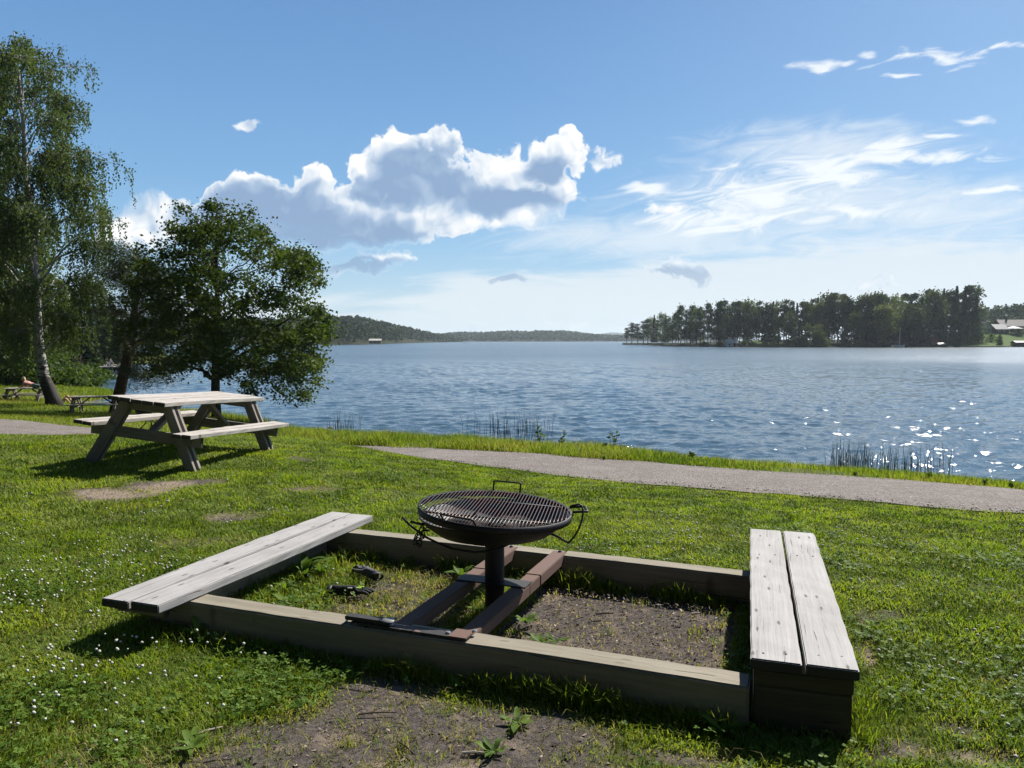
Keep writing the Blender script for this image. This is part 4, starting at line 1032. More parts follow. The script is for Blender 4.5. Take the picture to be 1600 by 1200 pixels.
bush(8, 560, -.3, 5, 6.5, 4, 'wall of dark leaves filling the left edge below the birch', G_, M_alderleaf, n=6500, ls=.34)
# a big broadleaf at the left edge, behind the birch
bx, bd = (-28-800)/F*47., 47.; bz = g1(bx, bd)
crown_tree('broadleaf_tree', 'large dark green broadleaf tree behind the birch, cut by the left edge', 'tree', (bx, bd, bz),
    [Vector((bx, bd, bz-.2)), Vector((bx+.1, bd, bz+3)), Vector((bx, bd, bz+6)), Vector((bx, bd, bz+8.5))], [.4, .34, .22, .06],
    [(-90,300),(-30,296),(10,312),(38,330),(50,362),(62,400),(66,450),(70,500),(62,548),(40,580),(0,586),(-60,580),(-120,560),(-130,430)], bd, 4, 260, 64, .28, M_alderleaf, M_bark, .8, .8, .2)

# conifers: prototypes built once, copied with shared meshes
def conifer_mesh(h, r, n, bare_=.08, drop=.5, ls=.55, kind='spruce'):
    t = rng.random(n)**.85 if kind == 'spruce' else None
    if kind == 'spruce':
        zr = bare_+(1-bare_)*(1-np.sqrt(1-t*.999)) if False else bare_+(1-bare_)*rng.random(n)**1.25
        lay = np.round(zr*h/ .55)*.55/h; zr = .6*zr+.4*lay
        rr = r*(1-zr)**.85*(1+.22*np.sin(zr*61+1))*np.sqrt(.15+.85*rng.random(n)); th = rng.random(n)*6.283
        lob = 1+.25*np.sin(th*5+zr*40); rr = rr*lob
        c = np.stack([rr*np.cos(th), rr*np.sin(th), zr*h-rr*.22], 1); a = np.stack([np.cos(th), np.sin(th), -drop+0*th], 1)
    else:
        ncl = 34; zc = bare_+(1-bare_)*rng.random(ncl)**.9; tt_ = (zc-bare_)/(1-bare_); rc = r*(np.sqrt(np.clip(1-((tt_-.45)/.62)**2, .03, 1)) if kind == 'leaf' else (1-tt_)**.75*(.55+.45*sstep(tt_, 0, .2))+.06)
        th = rng.random(ncl)*6.283; q = np.sqrt(rng.random(ncl)); C = np.stack([rc*q*np.cos(th), rc*q*np.sin(th), zc*h], 1)
        ci = rng.integers(0, ncl, n); c = C[ci]+rng.normal(0, 1, (n, 3))*[r*.27, r*.27, r*(.13 if kind == 'pine' else .24)]; a = rng.normal(0, 1, (n, 3))
    s = ls*(.6+.8*rng.random(n))
    return c, s, a
def proto(name, label, cat, h, r, n, bare_, kind, leafm, barkm, ls, wid=.5):
    root = empty(name, (0, 0, -500), label, cat)
    c, s, a = conifer_mesh(h, r, n, bare_, .5, ls, kind)
    m = MB(); m.tube([(0, 0, -.8), (.05, 0, h*.35), (0, .06, h*.7), (0, 0, h*.97)], [h*.0135, h*.011, h*.007, .02], 6)
    for k in range(7 if kind != 'spruce' else 3):
        m.tube(curve3((0, 0, h*(bare_+.1*k*(1-bare_))), tuple(c[rng.integers(0, len(c))]), .1, 3), [h*.004, h*.003, h*.002, .01], 4, False)
    m.build('trunk', barkm, root, True)
    leaves('crown', c, s, a, leafm, .1+.6*rng.random(len(c))+.5*(c[:, 2]/h-.5), root, None, wid)
    return root
PROTO = {}
for i in range(3): PROTO['spruce', i] = (proto('spruce_tree', 'x', 'tree', 20, 3.0+.4*i, 1500, .05, 'spruce', M_farneedle, M_bark, 1.15, .5), 20)
for i in range(4): PROTO['pine', i] = (proto('pine_tree', 'x', 'tree', 20, 2.6+.4*i, 1400, .36-.07*i, 'pine', M_farneedle, M_pinebark, .85, .6), 20)
for i in range(4): PROTO['birch', i] = (proto('leafy_tree', 'x', 'tree', 18, 3.3+.4*i, 1500, .10, 'leaf', M_farleaf, M_bark, .9, .65), 18)
used = set()
def put(kind, px, d, h, zbase, label, group, wx=1., x=None):
    k = (kind, random.randrange(4 if kind != 'spruce' else 3)); src, hh = PROTO[k]
    if k in used: o = copy_tree(src)
    else: o = src; used.add(k)
    s = h/hh
    o.location = ((px-800)/F*d if x is None else x, d, zbase); o.rotation_euler = (0, 0, random.uniform(0, 6.28)); o.scale = (s*wx, s*wx, s)
    o['label'] = label; o['group'] = group
    return o
# dark conifers round the bay behind the jetty
g = 'dark conifers round the bay'
for px, ytop, d, kind, lab in [(118,452,112,'spruce','dark spruce half hidden by the birch foliage'),(134,440,108,'spruce','tallest dark spruce in the gap between birch and pine'),(150,446,114,'pine','dark pine beside the tallest spruce behind the jetty'),
        (163,470,106,'spruce','dark drooping spruce over the pale boats'),(176,462,112,'spruce','dark spruce behind the seated person on the jetty'),(190,486,110,'pine','lower dark pine seen through the leaning pine'),(204,500,118,'spruce','small dark spruce at the end of the wooded spit'),
        (100,440,116,'spruce','dark spruce straight behind the birch trunk'),(70,430,120,'pine','dark pine behind the left part of the birch'),(30,440,118,'spruce','dark spruce behind the thicket at the left edge'),(143,490,103,'spruce','low dark spruce hanging over the jetty end'),(183,500,104,'spruce','low spreading dark spruce nearest the calm water')]:
    x = (px-800)/F*d; zb = max(g1(x, d), -1.95); put(kind, px, d, H-(ytop-HZ)/F*d-zb, zb, lab, g, 1.35)

# ------------------------------------------------------------------ far shores
def land_mat(name, c0, c1, c2):
    m, nt = mat_new(name)
    tc = N(nt, 'ShaderNodeTexCoord').outputs['Object']; n = NOISE(nt, tc, .09, 5, .65); n2 = NOISE(nt, tc, .9, 4, .6)
    lawn = N(nt, 'ShaderNodeAttribute', attribute_name='lawn').outputs['Fac']
    c = MIX(nt, n2, c0, c1); c = MIX(nt, lawn, c, MIX(nt, n, c2, tuple(q*1.5 for q in c2)))
    finish(nt, P_(nt, c, .95, None, .05)); return m
M_land = land_mat('far_land', (.014, .018, .010), (.032, .034, .018), (.055, .085, .022))
PEN = [(976,600),(1000,585),(1030,500),(1060,430),(1120,395),(1180,378),(1300,370),(1400,372),(1500,374),(1600,392),(1680,410)]
pen_d = lambda px: np.interp(px, [p[0] for p in PEN], [p[1] for p in PEN])
def pen_h(px, t):
    hh = np.interp(px, [970, 1050, 1130, 1200, 1300, 1430, 1500, 1560, 1700], [.9, 1.4, 2.4, 3.4, 3.4, 4.2, 7.5, 9.5, 10])
    return WATER-.6+1.0*sstep(t, 0, .03)+hh*sstep(t, .0, 1.0)**.8
def far_land():
    pxs = np.linspace(972, 1760, 240); ts = np.concatenate([[0, .015, .03, .06], np.linspace(.1, 1, 16), [1.6]])
    W = np.interp(pxs, [972, 1000, 1060, 1120, 1500, 1700], [10, 25, 45, 70, 80, 80])
    X, Y, Z, Lw = [], [], [], []
    for t in ts:
        d = pen_d(pxs)+W*t+3*(fbm(pxs*.13, pxs*0+t, 3)-.5); X.append((pxs-800)/F*d); Y.append(d); Z.append(pen_h(pxs, np.full(len(pxs), t))+.5*(fbm(pxs*.2, pxs*0+t*9, 3)-.5)*min(1, t*8))
        Lw.append(np.clip(sstep(pxs, 1448, 1462)*sstep(t, .02, .06)+.8*sstep(pxs, 1165, 1185)*sstep(pxs, 1222, 1205)*sstep(t, .02, .08), 0, 1))
    n = len(pxs); i = np.arange(len(ts)-1)[:, None]*n; j = np.arange(n-1)[None]
    f = np.stack([i+j, i+j+1, i+n+j+1, i+n+j], -1).reshape(-1, 4)
    o = arr_mesh('far_shore', np.stack([np.concatenate(X), np.concatenate(Y), np.concatenate(Z)], 1), f, M_land, 4, {'lawn': np.concatenate(Lw)}, smooth=True)
    tag(o, 'low wooded point across the lake on the right', None, None, 'structure')
far_land()
def pen_z(px, d):
    W = float(np.interp(px, [972, 1000, 1060, 1120, 1500, 1700], [10, 25, 45, 70, 80, 80])); t = (d-float(pen_d(px)))/W
    return float(pen_h(np.array([px]), np.array([max(t, 0)]))[0])
TOP = [(974,514),(985,506),(1000,505),(1008,500),(1016,498),(1030,492),(1045,490),(1055,484),(1070,479),(1090,479),(1110,477),(1135,473),(1160,476),(1180,474),(1200,475),(1225,473),(1245,470),(1262,471),(1285,467),(1298,462),(1312,459),(1322,466),(1335,470),(1350,464),(1362,460),(1380,463),(1395,468),(1410,461),(1420,458),(1430,464),(1450,456),(1465,459),(1485,454),(1500,452),(1512,449),(1521,455),(1527,474)]
def top_at(px): return float(np.interp(px, [p[0] for p in TOP], [p[1] for p in TOP]))
def zone(px):
    for lim, t in ((1052, 'near the thin tip of the wooded point'), (1125, 'on the left part of the wooded point'), (1185, 'behind the small white boathouse on the point'), (1255, 'on the point above the grassy gap in the shore'),
                   (1335, 'on the middle of the wooded point'), (1395, 'left of the moored sailboat on the far shore'), (1452, 'between the moored sailboat and the red boathouse'), (1540, 'tall on the point behind the red boathouse')):
        if px < lim: return t
px = 1018.
while px < 1528:
    kind = random.choices(['pine', 'spruce', 'birch'], [.45, .32, .23])[0]
    if 1040 < px < 1170: kind = random.choices(['pine', 'birch'], [.8, .2])[0]
    d = float(pen_d(px))+random.uniform(16, 40); zb = pen_z(px, d); yt = top_at(px)+(random.choice([-5, -3, -1.5, 1, 4]) if kind == 'spruce' else random.choice([-2, -.5, 1, 3, 6, 8]))
    nm = {'pine': 'dark pine', 'spruce': 'dark pointed spruce', 'birch': 'rounded leafy tree'}[kind]
    put(kind, px+random.uniform(-1.5, 1.5), d, H-(yt-HZ)/F*d-zb, zb, f'{nm} {zone(px)}', f'{nm}s {zone(px)}', {'spruce': random.uniform(.6, .85), 'pine': random.uniform(.75, .95), 'birch': .95}[kind])
    px += random.uniform(3.6, 6.8)
px = 1062.
while px < 1450:
    if not 1166 < px < 1216 and random.random() < .6:
        kind = random.choices(['birch', 'pine', 'spruce'], [.6, .25, .15])[0] if px > 1180 else 'pine'
        d = float(pen_d(px))+random.uniform(6, 14); zb = pen_z(px, d); hh = (H-(top_at(px)-HZ)/F*d-zb)*random.uniform(.45, .74)
        nm = {'pine': 'shorter pine', 'spruce': 'shorter spruce', 'birch': 'dense leafy tree'}[kind]
        put(kind, px, d, hh, zb, f'{nm} by the water {zone(px)}', f'{nm}s by the water {zone(px)}', 1.05)
    px += random.uniform(6.5, 11)
for px, yt, lab in [(979,513,'outermost little pine at the very tip of the wooded point'),(987,505,'second sparse pine from the tip of the wooded point'),(996,507,'thin pine leaning over the tip of the point'),(1005,503,'sparse pine just before the dense wood starts'),(1012,500,'slightly taller sparse pine at the edge of the dense wood')]:
    d = float(pen_d(px))+5; zb = pen_z(px, d); put('pine', px, d, H-(yt-HZ)/F*d-zb, zb, lab, 'sparse pines at the tip of the point', 1.5)
put('spruce', 1488, pen_d(1488)+12, 13.5, pen_z(1488, pen_d(1488)+12), 'rounded dark spruce standing alone right of the red boathouse', 'garden trees on the far shore', 1.6)
put('birch', 1427, pen_d(1427)+7, 19.5, pen_z(1427, pen_d(1427)+7), 'broad dark leafy tree bulging over the water by the sailboat', 'garden trees on the far shore', 1.5)
put('birch', 1380, pen_d(1380)+7, 19, pen_z(1380, pen_d(1380)+7), 'broad dark leafy tree left of the sailboat mast', 'garden trees on the far shore', 1.4)
for i, (px, dd, w, h, lab) in enumerate([(1240,5,5,4.5,'grey-green bush in the middle of the far wooded shore'),(1258,5,6,5,'silvery bush under the far trees, left of the dark bushes'),(1288,5,8,4.5,'dark low bush by the far waterline under the tallest leafy tree'),(1275,14,6,4,'dark bush in shade behind the far waterline'),
        (1462,20,4,5,'green bush over the red boathouse'),(1502,24,6,5,'round garden bush left of the lawn on the far shore'),(1514,12,4.5,4.5,'square clipped bush on the far lawn'),(1533,18,7,6,'dark bush under the white-gabled house'),(1561,10,3.5,5,'dark rounded bush on the far lawn in front of the white canopy'),(1548,22,7,4,'low hedge along the top of the far lawn'),(1590,40,8,4,'dark hedge under the white canopy'),
        (1100,4,6,2.2,'low dark scrub on the left part of the far point'),(1125,4,5,2.5,'dark scrub left of the white boathouse'),(1162,6,4,3,'green bush right of the white boathouse'),(1320,5,7,3.5,'low green bush on the far shore right of the dark bushes'),(1345,5,6,4,'bush at the far waterline left of the broad leafy trees'),(1478,6,4,2.5,'sunlit low bush by the little brown shed')]):
    d = float(pen_d(px))+dd; zb = pen_z(px, d)
    root = empty('shrub', ((px-800)/F*d, d, zb), lab, 'bush', 'bushes on the far shore')
    n = 420; th = rng.random(n)*6.283; q = rng.random(n)**.4; el = rng.random(n)*1.57
    c = np.stack([w*.5*q*np.cos(th)*np.cos(el), w*.45*q*np.sin(th)*np.cos(el), h*q*np.sin(el)], 1)*(1+.15*np.sin(th*4))[:, None]
    leaves('foliage', c, .75*(.6+.8*rng.random(n)), rng.normal(0, 1, (n, 3)), M_shrub if i in (0, 1, 5, 7, 8, 9, 12, 13, 15, 16) else M_farleaf, .25+.6*rng.random(n), root, None)
# far-off wood on the hills: each hill is terrain, its forest one mass of small trees
def hill(name, pts, label, flabel, tree_h, ntree, quads, qs, crest_extra):
    """pts: (px, shore distance, crest distance, crest y in the photo)"""
    P = np.array(pts, float); pxs = np.linspace(P[0, 0], P[-1, 0], 160); ts = np.linspace(0, 1.5, 16)
    ds, dc, yc = (np.interp(pxs, P[:, 0], P[:, k]) for k in (1, 2, 3))
    zc = H+(HZ-yc)/F*dc-tree_h*.9
    def pos(pxv, t):
        a, b, z1 = (np.interp(pxv, pxs, q) for q in (ds, dc, zc)); d = a+(b-a)*t
        z = WATER-.5+1.2*sstep(t, 0, .04)+(z1-WATER-.7)*np.where(t < 1, np.sin(np.clip(t, 0, 1)*math.pi/2)**1.1, 1-.35*(t-1)); z = z+crest_extra*(fbm(pxv*.05, t*3, 3)-.5)*np.clip(t*3, 0, 1)
        return np.stack([(pxv-800)/F*d, d, z], -1)
    G = np.stack([pos(pxs, np.full(len(pxs), t)) for t in ts]); n = len(pxs)
    i = np.arange(len(ts)-1)[:, None]*n; j = np.arange(n-1)[None]
    o = arr_mesh(name, G.reshape(-1, 3), np.stack([i+j, i+j+1, i+n+j+1, i+n+j], -1).reshape(-1, 4), M_land, 4, {'lawn': np.zeros(G.size//3)}, smooth=True)
    tag(o, label, None, None, 'structure')
    if not ntree: return
    pv = P[0, 0]+rng.random(ntree)*(P[-1, 0]-P[0, 0]); tv = .03+1.02*rng.random(ntree)**.8; B = pos(pv, tv)
    hh = tree_h*(.6+.65*rng.random(ntree)); ti = np.repeat(np.arange(ntree), quads); m = len(ti); zr = rng.random(m)**.9
    leafy = rng.random(ntree) < .35; r = hh[ti]*.17*np.where(leafy[ti], 1.5*np.sqrt(np.clip(1-(2*zr-.9)**2, .05, 1)), (1-zr)**.8+.12); th = rng.random(m)*6.283
    c = B[ti]+np.stack([r*np.cos(th), r*np.sin(th), hh[ti]*(.1+.9*zr)], 1)
    a = np.stack([np.cos(th), np.sin(th), rng.normal(-.2, .5, m)], 1)
    o = leaves('forest', c, qs*(.6+.8*rng.random(m)), a, M_hill, .1+.45*leafy[ti]+.25*rng.random(m)+.3*(zr-.4), None, None, .8)
    tag(o, flabel, 'forest', None, 'stuff')
hill('hill', [(120,560,900,507),(300,590,930,504),(450,600,940,501),(510,600,930,500),(530,602,920,498),(560,606,910,499),(600,720,1000,506),(645,960,1250,515),(690,1300,1500,524),(722,1500,1620,531)],
     'low hill across the lake on the left', 'dark mixed forest covering the hill across the lake', 10, 3600, 26, 3.0, 3)
hill('hill', [(600,2000,2500,524),(690,1900,2400,523),(715,1850,2300,521),(750,1850,2300,520.5),(800,1850,2300,519),(830,1850,2300,519.5),(850,1850,2300,518.5),(880,1900,2350,519),(910,1900,2350,521),(935,1950,2400,524),(960,2000,2450,526),(985,2000,2450,523.5),(1060,2000,2450,522),(1150,2000,2400,524)],
     'long wooded ridge at the far end of the lake', 'distant forest on the ridge at the far end of the lake', 11, 3600, 14, 7.0, 4)
hill('hill', [(640,5200,6500,527),(680,5200,6500,522),(705,5200,6500,520.5),(740,5200,6500,522),(790,5200,6500,527)], 'faint blue hill between the two wooded shores', '', 0, 0, 0, 0, 4)
hill('hill', [(915,5200,6500,527),(935,5200,6500,522),(955,5200,6500,519.5),(980,5200,6500,521),(1010,5200,6500,527)], 'faint blue hill behind the right end of the far ridge', '', 0, 0, 0, 0, 4)
hill('hill', [(1500,520,640,490),(1530,520,640,488),(1560,520,640,484),(1585,520,640,480),(1610,520,640,477),(1700,520,640,474)], 'wooded rise behind the houses on the far shore', 'wood on the rise behind the far houses', 11, 700, 30, 2.2, 2)

# ------------------------------------------------------------------ buildings and boats across the water
M_redwall = plain('falu_red_boards', (.16, .030, .020), .8, .3, 2)
M_brownwall = plain('brown_boards', (.06, .038, .028), .8, .3, 2)
M_whitewall = plain('white_boards', (.55, .55, .53), .7, .1, 2)
M_darkroof = plain('dark_roof_tiles', (.045, .035, .034), .6, .3, 3)
M_greyroof = plain('grey_sheet_roof', (.13, .14, .155), .6, .15, 2)
M_paleroof = plain('pale_sheet_roof', (.50, .47, .42), .5, .1, 2)
M_glass = plain('window_glass', (.02, .025, .03), .1, .1, 2, 0, .6)
M_whitepaint = plain('white_paint', (.62, .62, .60), .5, .06, 2)
M_canvas = plain('white_canvas', (.68, .68, .66), .8, .05, 2)
M_dockwood = plain('grey_dock_wood', (.20, .185, .165), .85, .3, 4)
M_darkdock = plain('dark_dock_wood', (.06, .055, .05), .9, .3, 4)
M_rock = plain('grey_rock', (.15, .14, .13), .9, .4, 5, .8, .15)
M_palerock = plain('pale_rock', (.34, .33, .31), .85, .3, 7, .6, .2)
def house(name, label, cat, px, d, z, w, dep, hw, hr, wall, roof, yaw=0., ridge='x', wins=(), door=None, chim=None, group=None, over=.4):
    root = empty(name, ((px-800)/F*d, d, z), label, cat, group, (0, 0, yaw))
    m = MB(); x, y = w/2, dep/2
    if ridge == 'x':
        m.add([(-x,-y,-1),(x,-y,-1),(x,y,-1),(-x,y,-1),(-x,-y,hw),(x,-y,hw),(x,y,hw),(-x,y,hw),(-x,0,hw+hr),(x,0,hw+hr)],
              [(0,1,5,4),(1,2,6,9,5),(2,3,7,6),(3,0,4,8,7),(4,5,9,8),(6,7,8,9)])
    else:
        m.add([(-x,-y,-1),(x,-y,-1),(x,y,-1),(-x,y,-1),(-x,-y,hw),(x,-y,hw),(x,y,hw),(-x,y,hw),(0,-y,hw+hr),(0,y,hw+hr)],
              [(0,1,5,8,4),(1,2,6,5),(2,3,7,9,6),(3,0,4,7),(4,8,9,7),(5,6,9,8)])
    m.build('wall', wall, root)
    m = MB(); o = over; t = .18
    if ridge == 'x':
        k = hr/y; e = hw-o*k
        for s in (-1, 1):
            m.add([(-x-o, s*(y+o), e+.05), (x+o, s*(y+o), e+.05), (x+o, 0, hw+hr+.05), (-x-o, 0, hw+hr+.05), (-x-o, s*(y+o), e+.05+t), (x+o, s*(y+o), e+.05+t), (x+o, 0, hw+hr+.05+t), (-x-o, 0, hw+hr+.05+t)],
                  [(0,1,2,3),(4,5,6,7),(0,1,5,4),(1,2,6,5),(2,3,7,6),(3,0,4,7)])
    else:
        k = hr/x; e = hw-o*k
        for s in (-1, 1):
            m.add([(s*(x+o), -y-o, e+.05), (s*(x+o), y+o, e+.05), (0, y+o, hw+hr+.05), (0, -y-o, hw+hr+.05), (s*(x+o), -y-o, e+.05+t), (s*(x+o), y+o, e+.05+t), (0, y+o, hw+hr+.05+t), (0, -y-o, hw+hr+.05+t)],
                  [(0,1,2,3),(4,5,6,7),(0,1,5,4),(1,2,6,5),(2,3,7,6),(3,0,4,7)])
    rf = m.build('roof', roof, root)
    if chim:
        m = MB(); m.box((chim[0], chim[1], hw+hr+.1), (.8, .8, 1.8)); m.build('chimney', M_brownwall, rf)
    for wx, wz, ww, wh in wins:
        m = MB(); m.box((wx, -y-.03, wz), (ww+.25, .06, wh+.25)); f = m.build('window', M_whitepaint, root)
        m = MB(); m.box((wx, -y-.062, wz), (ww, .03, wh)); m.build('pane', M_glass, f)
    if door:
        m = MB(); m.box((door[0], -y-.03, door[2]/2), (door[1], .06, door[2])); m.build('door', M_brownwall, root)
    return root
def zb(px, dd): return pen_z(px, float(pen_d(px))+dd)
def pd(px, dd): return float(pen_d(px))+dd
house('boathouse', 'small dark red boathouse with gable to the lake under leafy bushes', 'boathouse', 1454.5, pd(1454, 9), zb(1454, 9)-.3, 4.6, 5, 2.9, 2.0, M_redwall, M_darkroof, .1, 'y', [(-1.2, 1.6, .7, .8)], (.6, 1.1, 2.0))
house('house', 'long dark house with brown tiled roof on top of the far lawn', 'house', 1578, pd(1578, 62), zb(1578, 62)-.3, 17, 9, 3.0, 3.6, M_brownwall, M_darkroof, 0, 'x', [(-6, 1.7, 1.3, 1.2), (-3, 1.7, 1.3, 1.2), (1, 1.7, 1.3, 1.2), (5, 1.7, 1.3, 1.2)], (3, 1, 2.1), (-3, 0))
house('house', 'low dark house with grey sheet roof left of the brown-roofed house', 'house', 1557, pd(1557, 52), zb(1557, 52)-.3, 8, 7, 2.4, 2.6, M_brownwall, M_greyroof, .15, 'x', [(-2, 1.4, 1.1, 1), (1, 1.4, 1.1, 1)], None)
house('house', 'white gabled house peeping out between dark bushes on the far shore', 'house', 1536, pd(1536, 58), zb(1536, 58)-.2, 5.5, 8, 3.2, 3.0, M_whitewall, M_darkroof, -.2, 'y', [(-1.1, 1.8, .9, 1.1), (1.1, 1.8, .9, 1.1)], None)
house('boathouse', 'small white boathouse with pale roof low on the wooded point', 'boathouse', 1142, pd(1142, 4), zb(1142, 4)-.2, 5.6, 3.6, 1.9, 1.4, M_whitewall, M_paleroof, 0, 'x', [(-1.4, 1.1, .8, .6)], (1.2, .9, 1.7))
house('shed', 'little brown shed with pale lean-to roof on the far shoreline', 'shed', 1468, pd(1468, 3), zb(1468, 3)-.2, 3.6, 2.6, 1.3, .5, M_brownwall, M_paleroof, .12, 'x', [], (.4, .9, 1.2))
house('shed', 'flat dark shed at the water on the far right shore', 'shed', 1594, pd(1594, 4), zb(1594, 4)-.2, 7.5, 4, 1.9, .7, M_brownwall, M_darkroof, 0, 'x', [], (1.6, 1, 1.7))
def lodge():
    house('house', 'tiny pale-roofed house at the foot of the forested hill across the lake', 'house', 587, 640, -.3, 9.5, 6, 1.5, 1.3, M_brownwall, M_paleroof, .05, 'x', [(-2, .9, 1.2, .8), (1.5, .9, 1.2, .8)], None)
lodge()
def canopy(px, d, z, w):
    root = empty('canopy', ((px-800)/F*d, d, z), 'large white garden canopy in front of the far dark house', 'canopy')
    m = MB(); n = 12; vs = [(0, 0, 4.4)]+[(w*.5*math.cos(k*2*math.pi/n), w*.4*math.sin(k*2*math.pi/n), 3.0-.12*(k % 2)) for k in range(n)]+[(w*.5*math.cos(k*2*math.pi/n), w*.4*math.sin(k*2*math.pi/n), 2.7) for k in range(n)]
    m.add(vs, [(0, 1+k, 1+(k+1) % n) for k in range(n)]+[(1+k, 1+n+k, 1+n+(k+1) % n, 1+(k+1) % n) for k in range(n)]); m.build('canvas', M_canvas, root)
    for sx in (-1, 1):
        for sy in (-1, 1):
            m = MB(); m.tube([(sx*w*.36, sy*w*.26, 0), (sx*w*.36, sy*w*.26, 3.1)], .06, 6); m.build('pole', M_whitepaint, root)
canopy(1581, pd(1581, 48), zb(1581, 48), 11)
def hull_mesh(L, B, D, seg=14):
    """open rowing boat hull: outer and inner skins joined at the gunwale"""
    vs, fs = [], []; prof = []
    for i in range(seg+1):
        t = i/seg; x = (t-.5)*L; b = B/2*(1-abs(2*t-1.0)**2.6*(1 if t > .5 else .55)); sh = .10*D*(2*t-1)**2*2.2+(.18*D if t > .85 else 0)*(t-.85)/.15
        b = max(b, .02); prof.append((x, b, sh))
    for x, b, sh in prof:
        for k, (fy, fz) in enumerate([(-1, 1), (-.92, .55), (-.6, .12), (0, 0), (.6, .12), (.92, .55), (1, 1)]): vs.append((x, b*fy, D*fz+sh))
        for fy, fz in [(.93, 1), (.82, .58), (.52, .2), (0, .12), (-.52, .2), (-.82, .58), (-.93, 1)]: vs.append((x, b*fy, D*fz+sh))
    for i in range(seg):
        for k in range(14): k2 = (k+1) % 14; fs.append((i*14+k, i*14+k2, (i+1)*14+k2, (i+1)*14+k))
    fs.append(tuple(range(14))[::-1]); fs.append(tuple(seg*14+k for k in range(14)))
    m = MB(); m.add(vs, fs); return m
def rowboat(label, loc, yaw, L, mat, group=None, tilt=0.):
    root = empty('rowing_boat', loc, label, 'boat', group, (tilt, 0, yaw)); hull_mesh(L, L*.32, L*.11).build('hull', mat, root, False)
    for t in (-.18, .12):
        m = MB(); m.box((t*L, 0, L*.085), (L*.06, L*.27, .03)); m.build('thwart', M_dockwood, root)
    return root
sbx, sbd = (1398.5-800)/F*368, 368
root = empty('sailboat', (sbx, sbd-3, WATER-.15), 'small white sailboat with bare mast moored at the far shore', 'sailboat', None, (0, 0, .12))
hull_mesh(6.2, 2.1, 1.15).build('hull', M_whitepaint, root); m = MB(); m.box((.3, 0, .95), (2.0, 1.2, .45)); m.build('cabin', M_whitepaint, root, False, .08)
m = MB(); m.tube([(.5, 0, .6), (.5, 0, 9.6)], [.14, .10], 6); m.build('mast', M_whitepaint, root); m = MB(); m.tube([(.5, 0, 1.7), (-2.2, 0, 1.6)], .06, 6); m.build('boom', M_greyroof, root)
rowboat('white rowing boat by the pale-roofed brown shed on the far shore', ((1484-800)/F*pd(1484, 1), pd(1484, 1), WATER+.15), .5, 3.6, M_whitepaint, 'boats on the far shore', .25)
rowboat('small pale boat pulled up on the far lawn by the flat dark shed', ((1579-800)/F*pd(1579, 8), pd(1579, 8), zb(1579, 8)+.1), 1.0, 3.4, M_whitepaint, 'boats on the far shore', .3)
rowboat('grey boat lying along the far shore right of the sailboat', ((1425-800)/F*pd(1425, -2), pd(1425, -2), WATER-.1), .1, 4.5, M_dockwood, 'boats on the far shore')
rowboat('tiny dark boat far out on the lake in front of the ridge', ((727-800)/F*950, 950, WATER-.2), .2, 6.0, M_darkdock)
def jetty(label, x, y, z, L, W, yaw, mat, npost=4, group='jetties'):
    root = empty('jetty', (x, y, z), label, 'jetty', group, (0, 0, yaw))
    m = MB(); m.box((0, 0, 0), (L, W, .14)); m.build('deck', mat, root, False, .01)
    m = MB(); m.box((0, -W/2+.05, -.2), (L, .08, .25)); m.build('side_beam', M_darkdock, root)
    for i in range(npost):
        for s in (-1, 1):
            m = MB(); q = -L/2+.3+(L-.6)*i/(npost-1); m.tube([(q, s*(W/2-.15), .05), (q, s*(W/2-.15), -1.6)], .09, 6); m.build('post', M_darkdock, root)
    return root
for px, L, lab in [(1545, 14, 'long low jetty along the far lawn'), (1440, 9, 'dark jetty between the sailboat and the red boathouse'), (1512, 8, 'short low jetty in front of the far lawn, right of the white rowing boat')]:
    jetty(lab, (px-800)/F*pd(px, -2), pd(px, -2), WATER+.45, L, 2.0, .03, M_dockwood)
# ------------------------------------------------------------------ the jetty and the small beach on the left
jx0, jy0 = at(125, 573, -1.45); jx1, jy1 = at(196, 573, -1.45)
jetty('low grey wooden jetty across the calm bay, seen past the leaning pine', (jx0+jx1)/2, (jy0+jy1)/2, -1.5, jx1-jx0+.5, 2.2, 0., M_dockwood, 4)
M_skin = plain('skin', (.40, .24, .17), .6, .08, 20); M_hairD = plain('dark_hair', (.02, .014, .010), .7, .3, 60); M_hairL = plain('fair_hair', (.42, .34, .21), .7, .2, 60)
M_pink = plain('pink_cloth', (.42, .20, .19), .85, .2, 30); M_navy = plain('dark_cloth', (.018, .018, .026), .85, .3, 30); M_greycloth = plain('grey_cloth', (.17, .18, .20), .85, .2, 30); M_teal = plain('teal_cloth', (.08, .14, .14), .85, .2, 30); M_redbrown = plain('maroon_cloth', (.09, .03, .03), .85, .3, 30)
def skin_mesh(name, nodes, edges, mat, parent, sub=2):
    me = bpy.data.meshes.new(name); me.from_pydata([n[0] for n in nodes], edges, []); me.materials.append(mat)
    o = bpy.data.objects.new(name, me); col.objects.link(o); o.parent = parent
    o.modifiers.new('skin', 'SKIN'); s = me.skin_vertices[0].data if me.skin_vertices else None
    if s is None: return o
    for i, n in enumerate(nodes):
        r = n[1]; s[i].radius = (r, r) if not hasattr(r, '__len__') else r
    s[0].use_root = True
    m = o.modifiers.new('sub', 'SUBSURF'); m.levels = sub; m.render_levels = sub
    return o
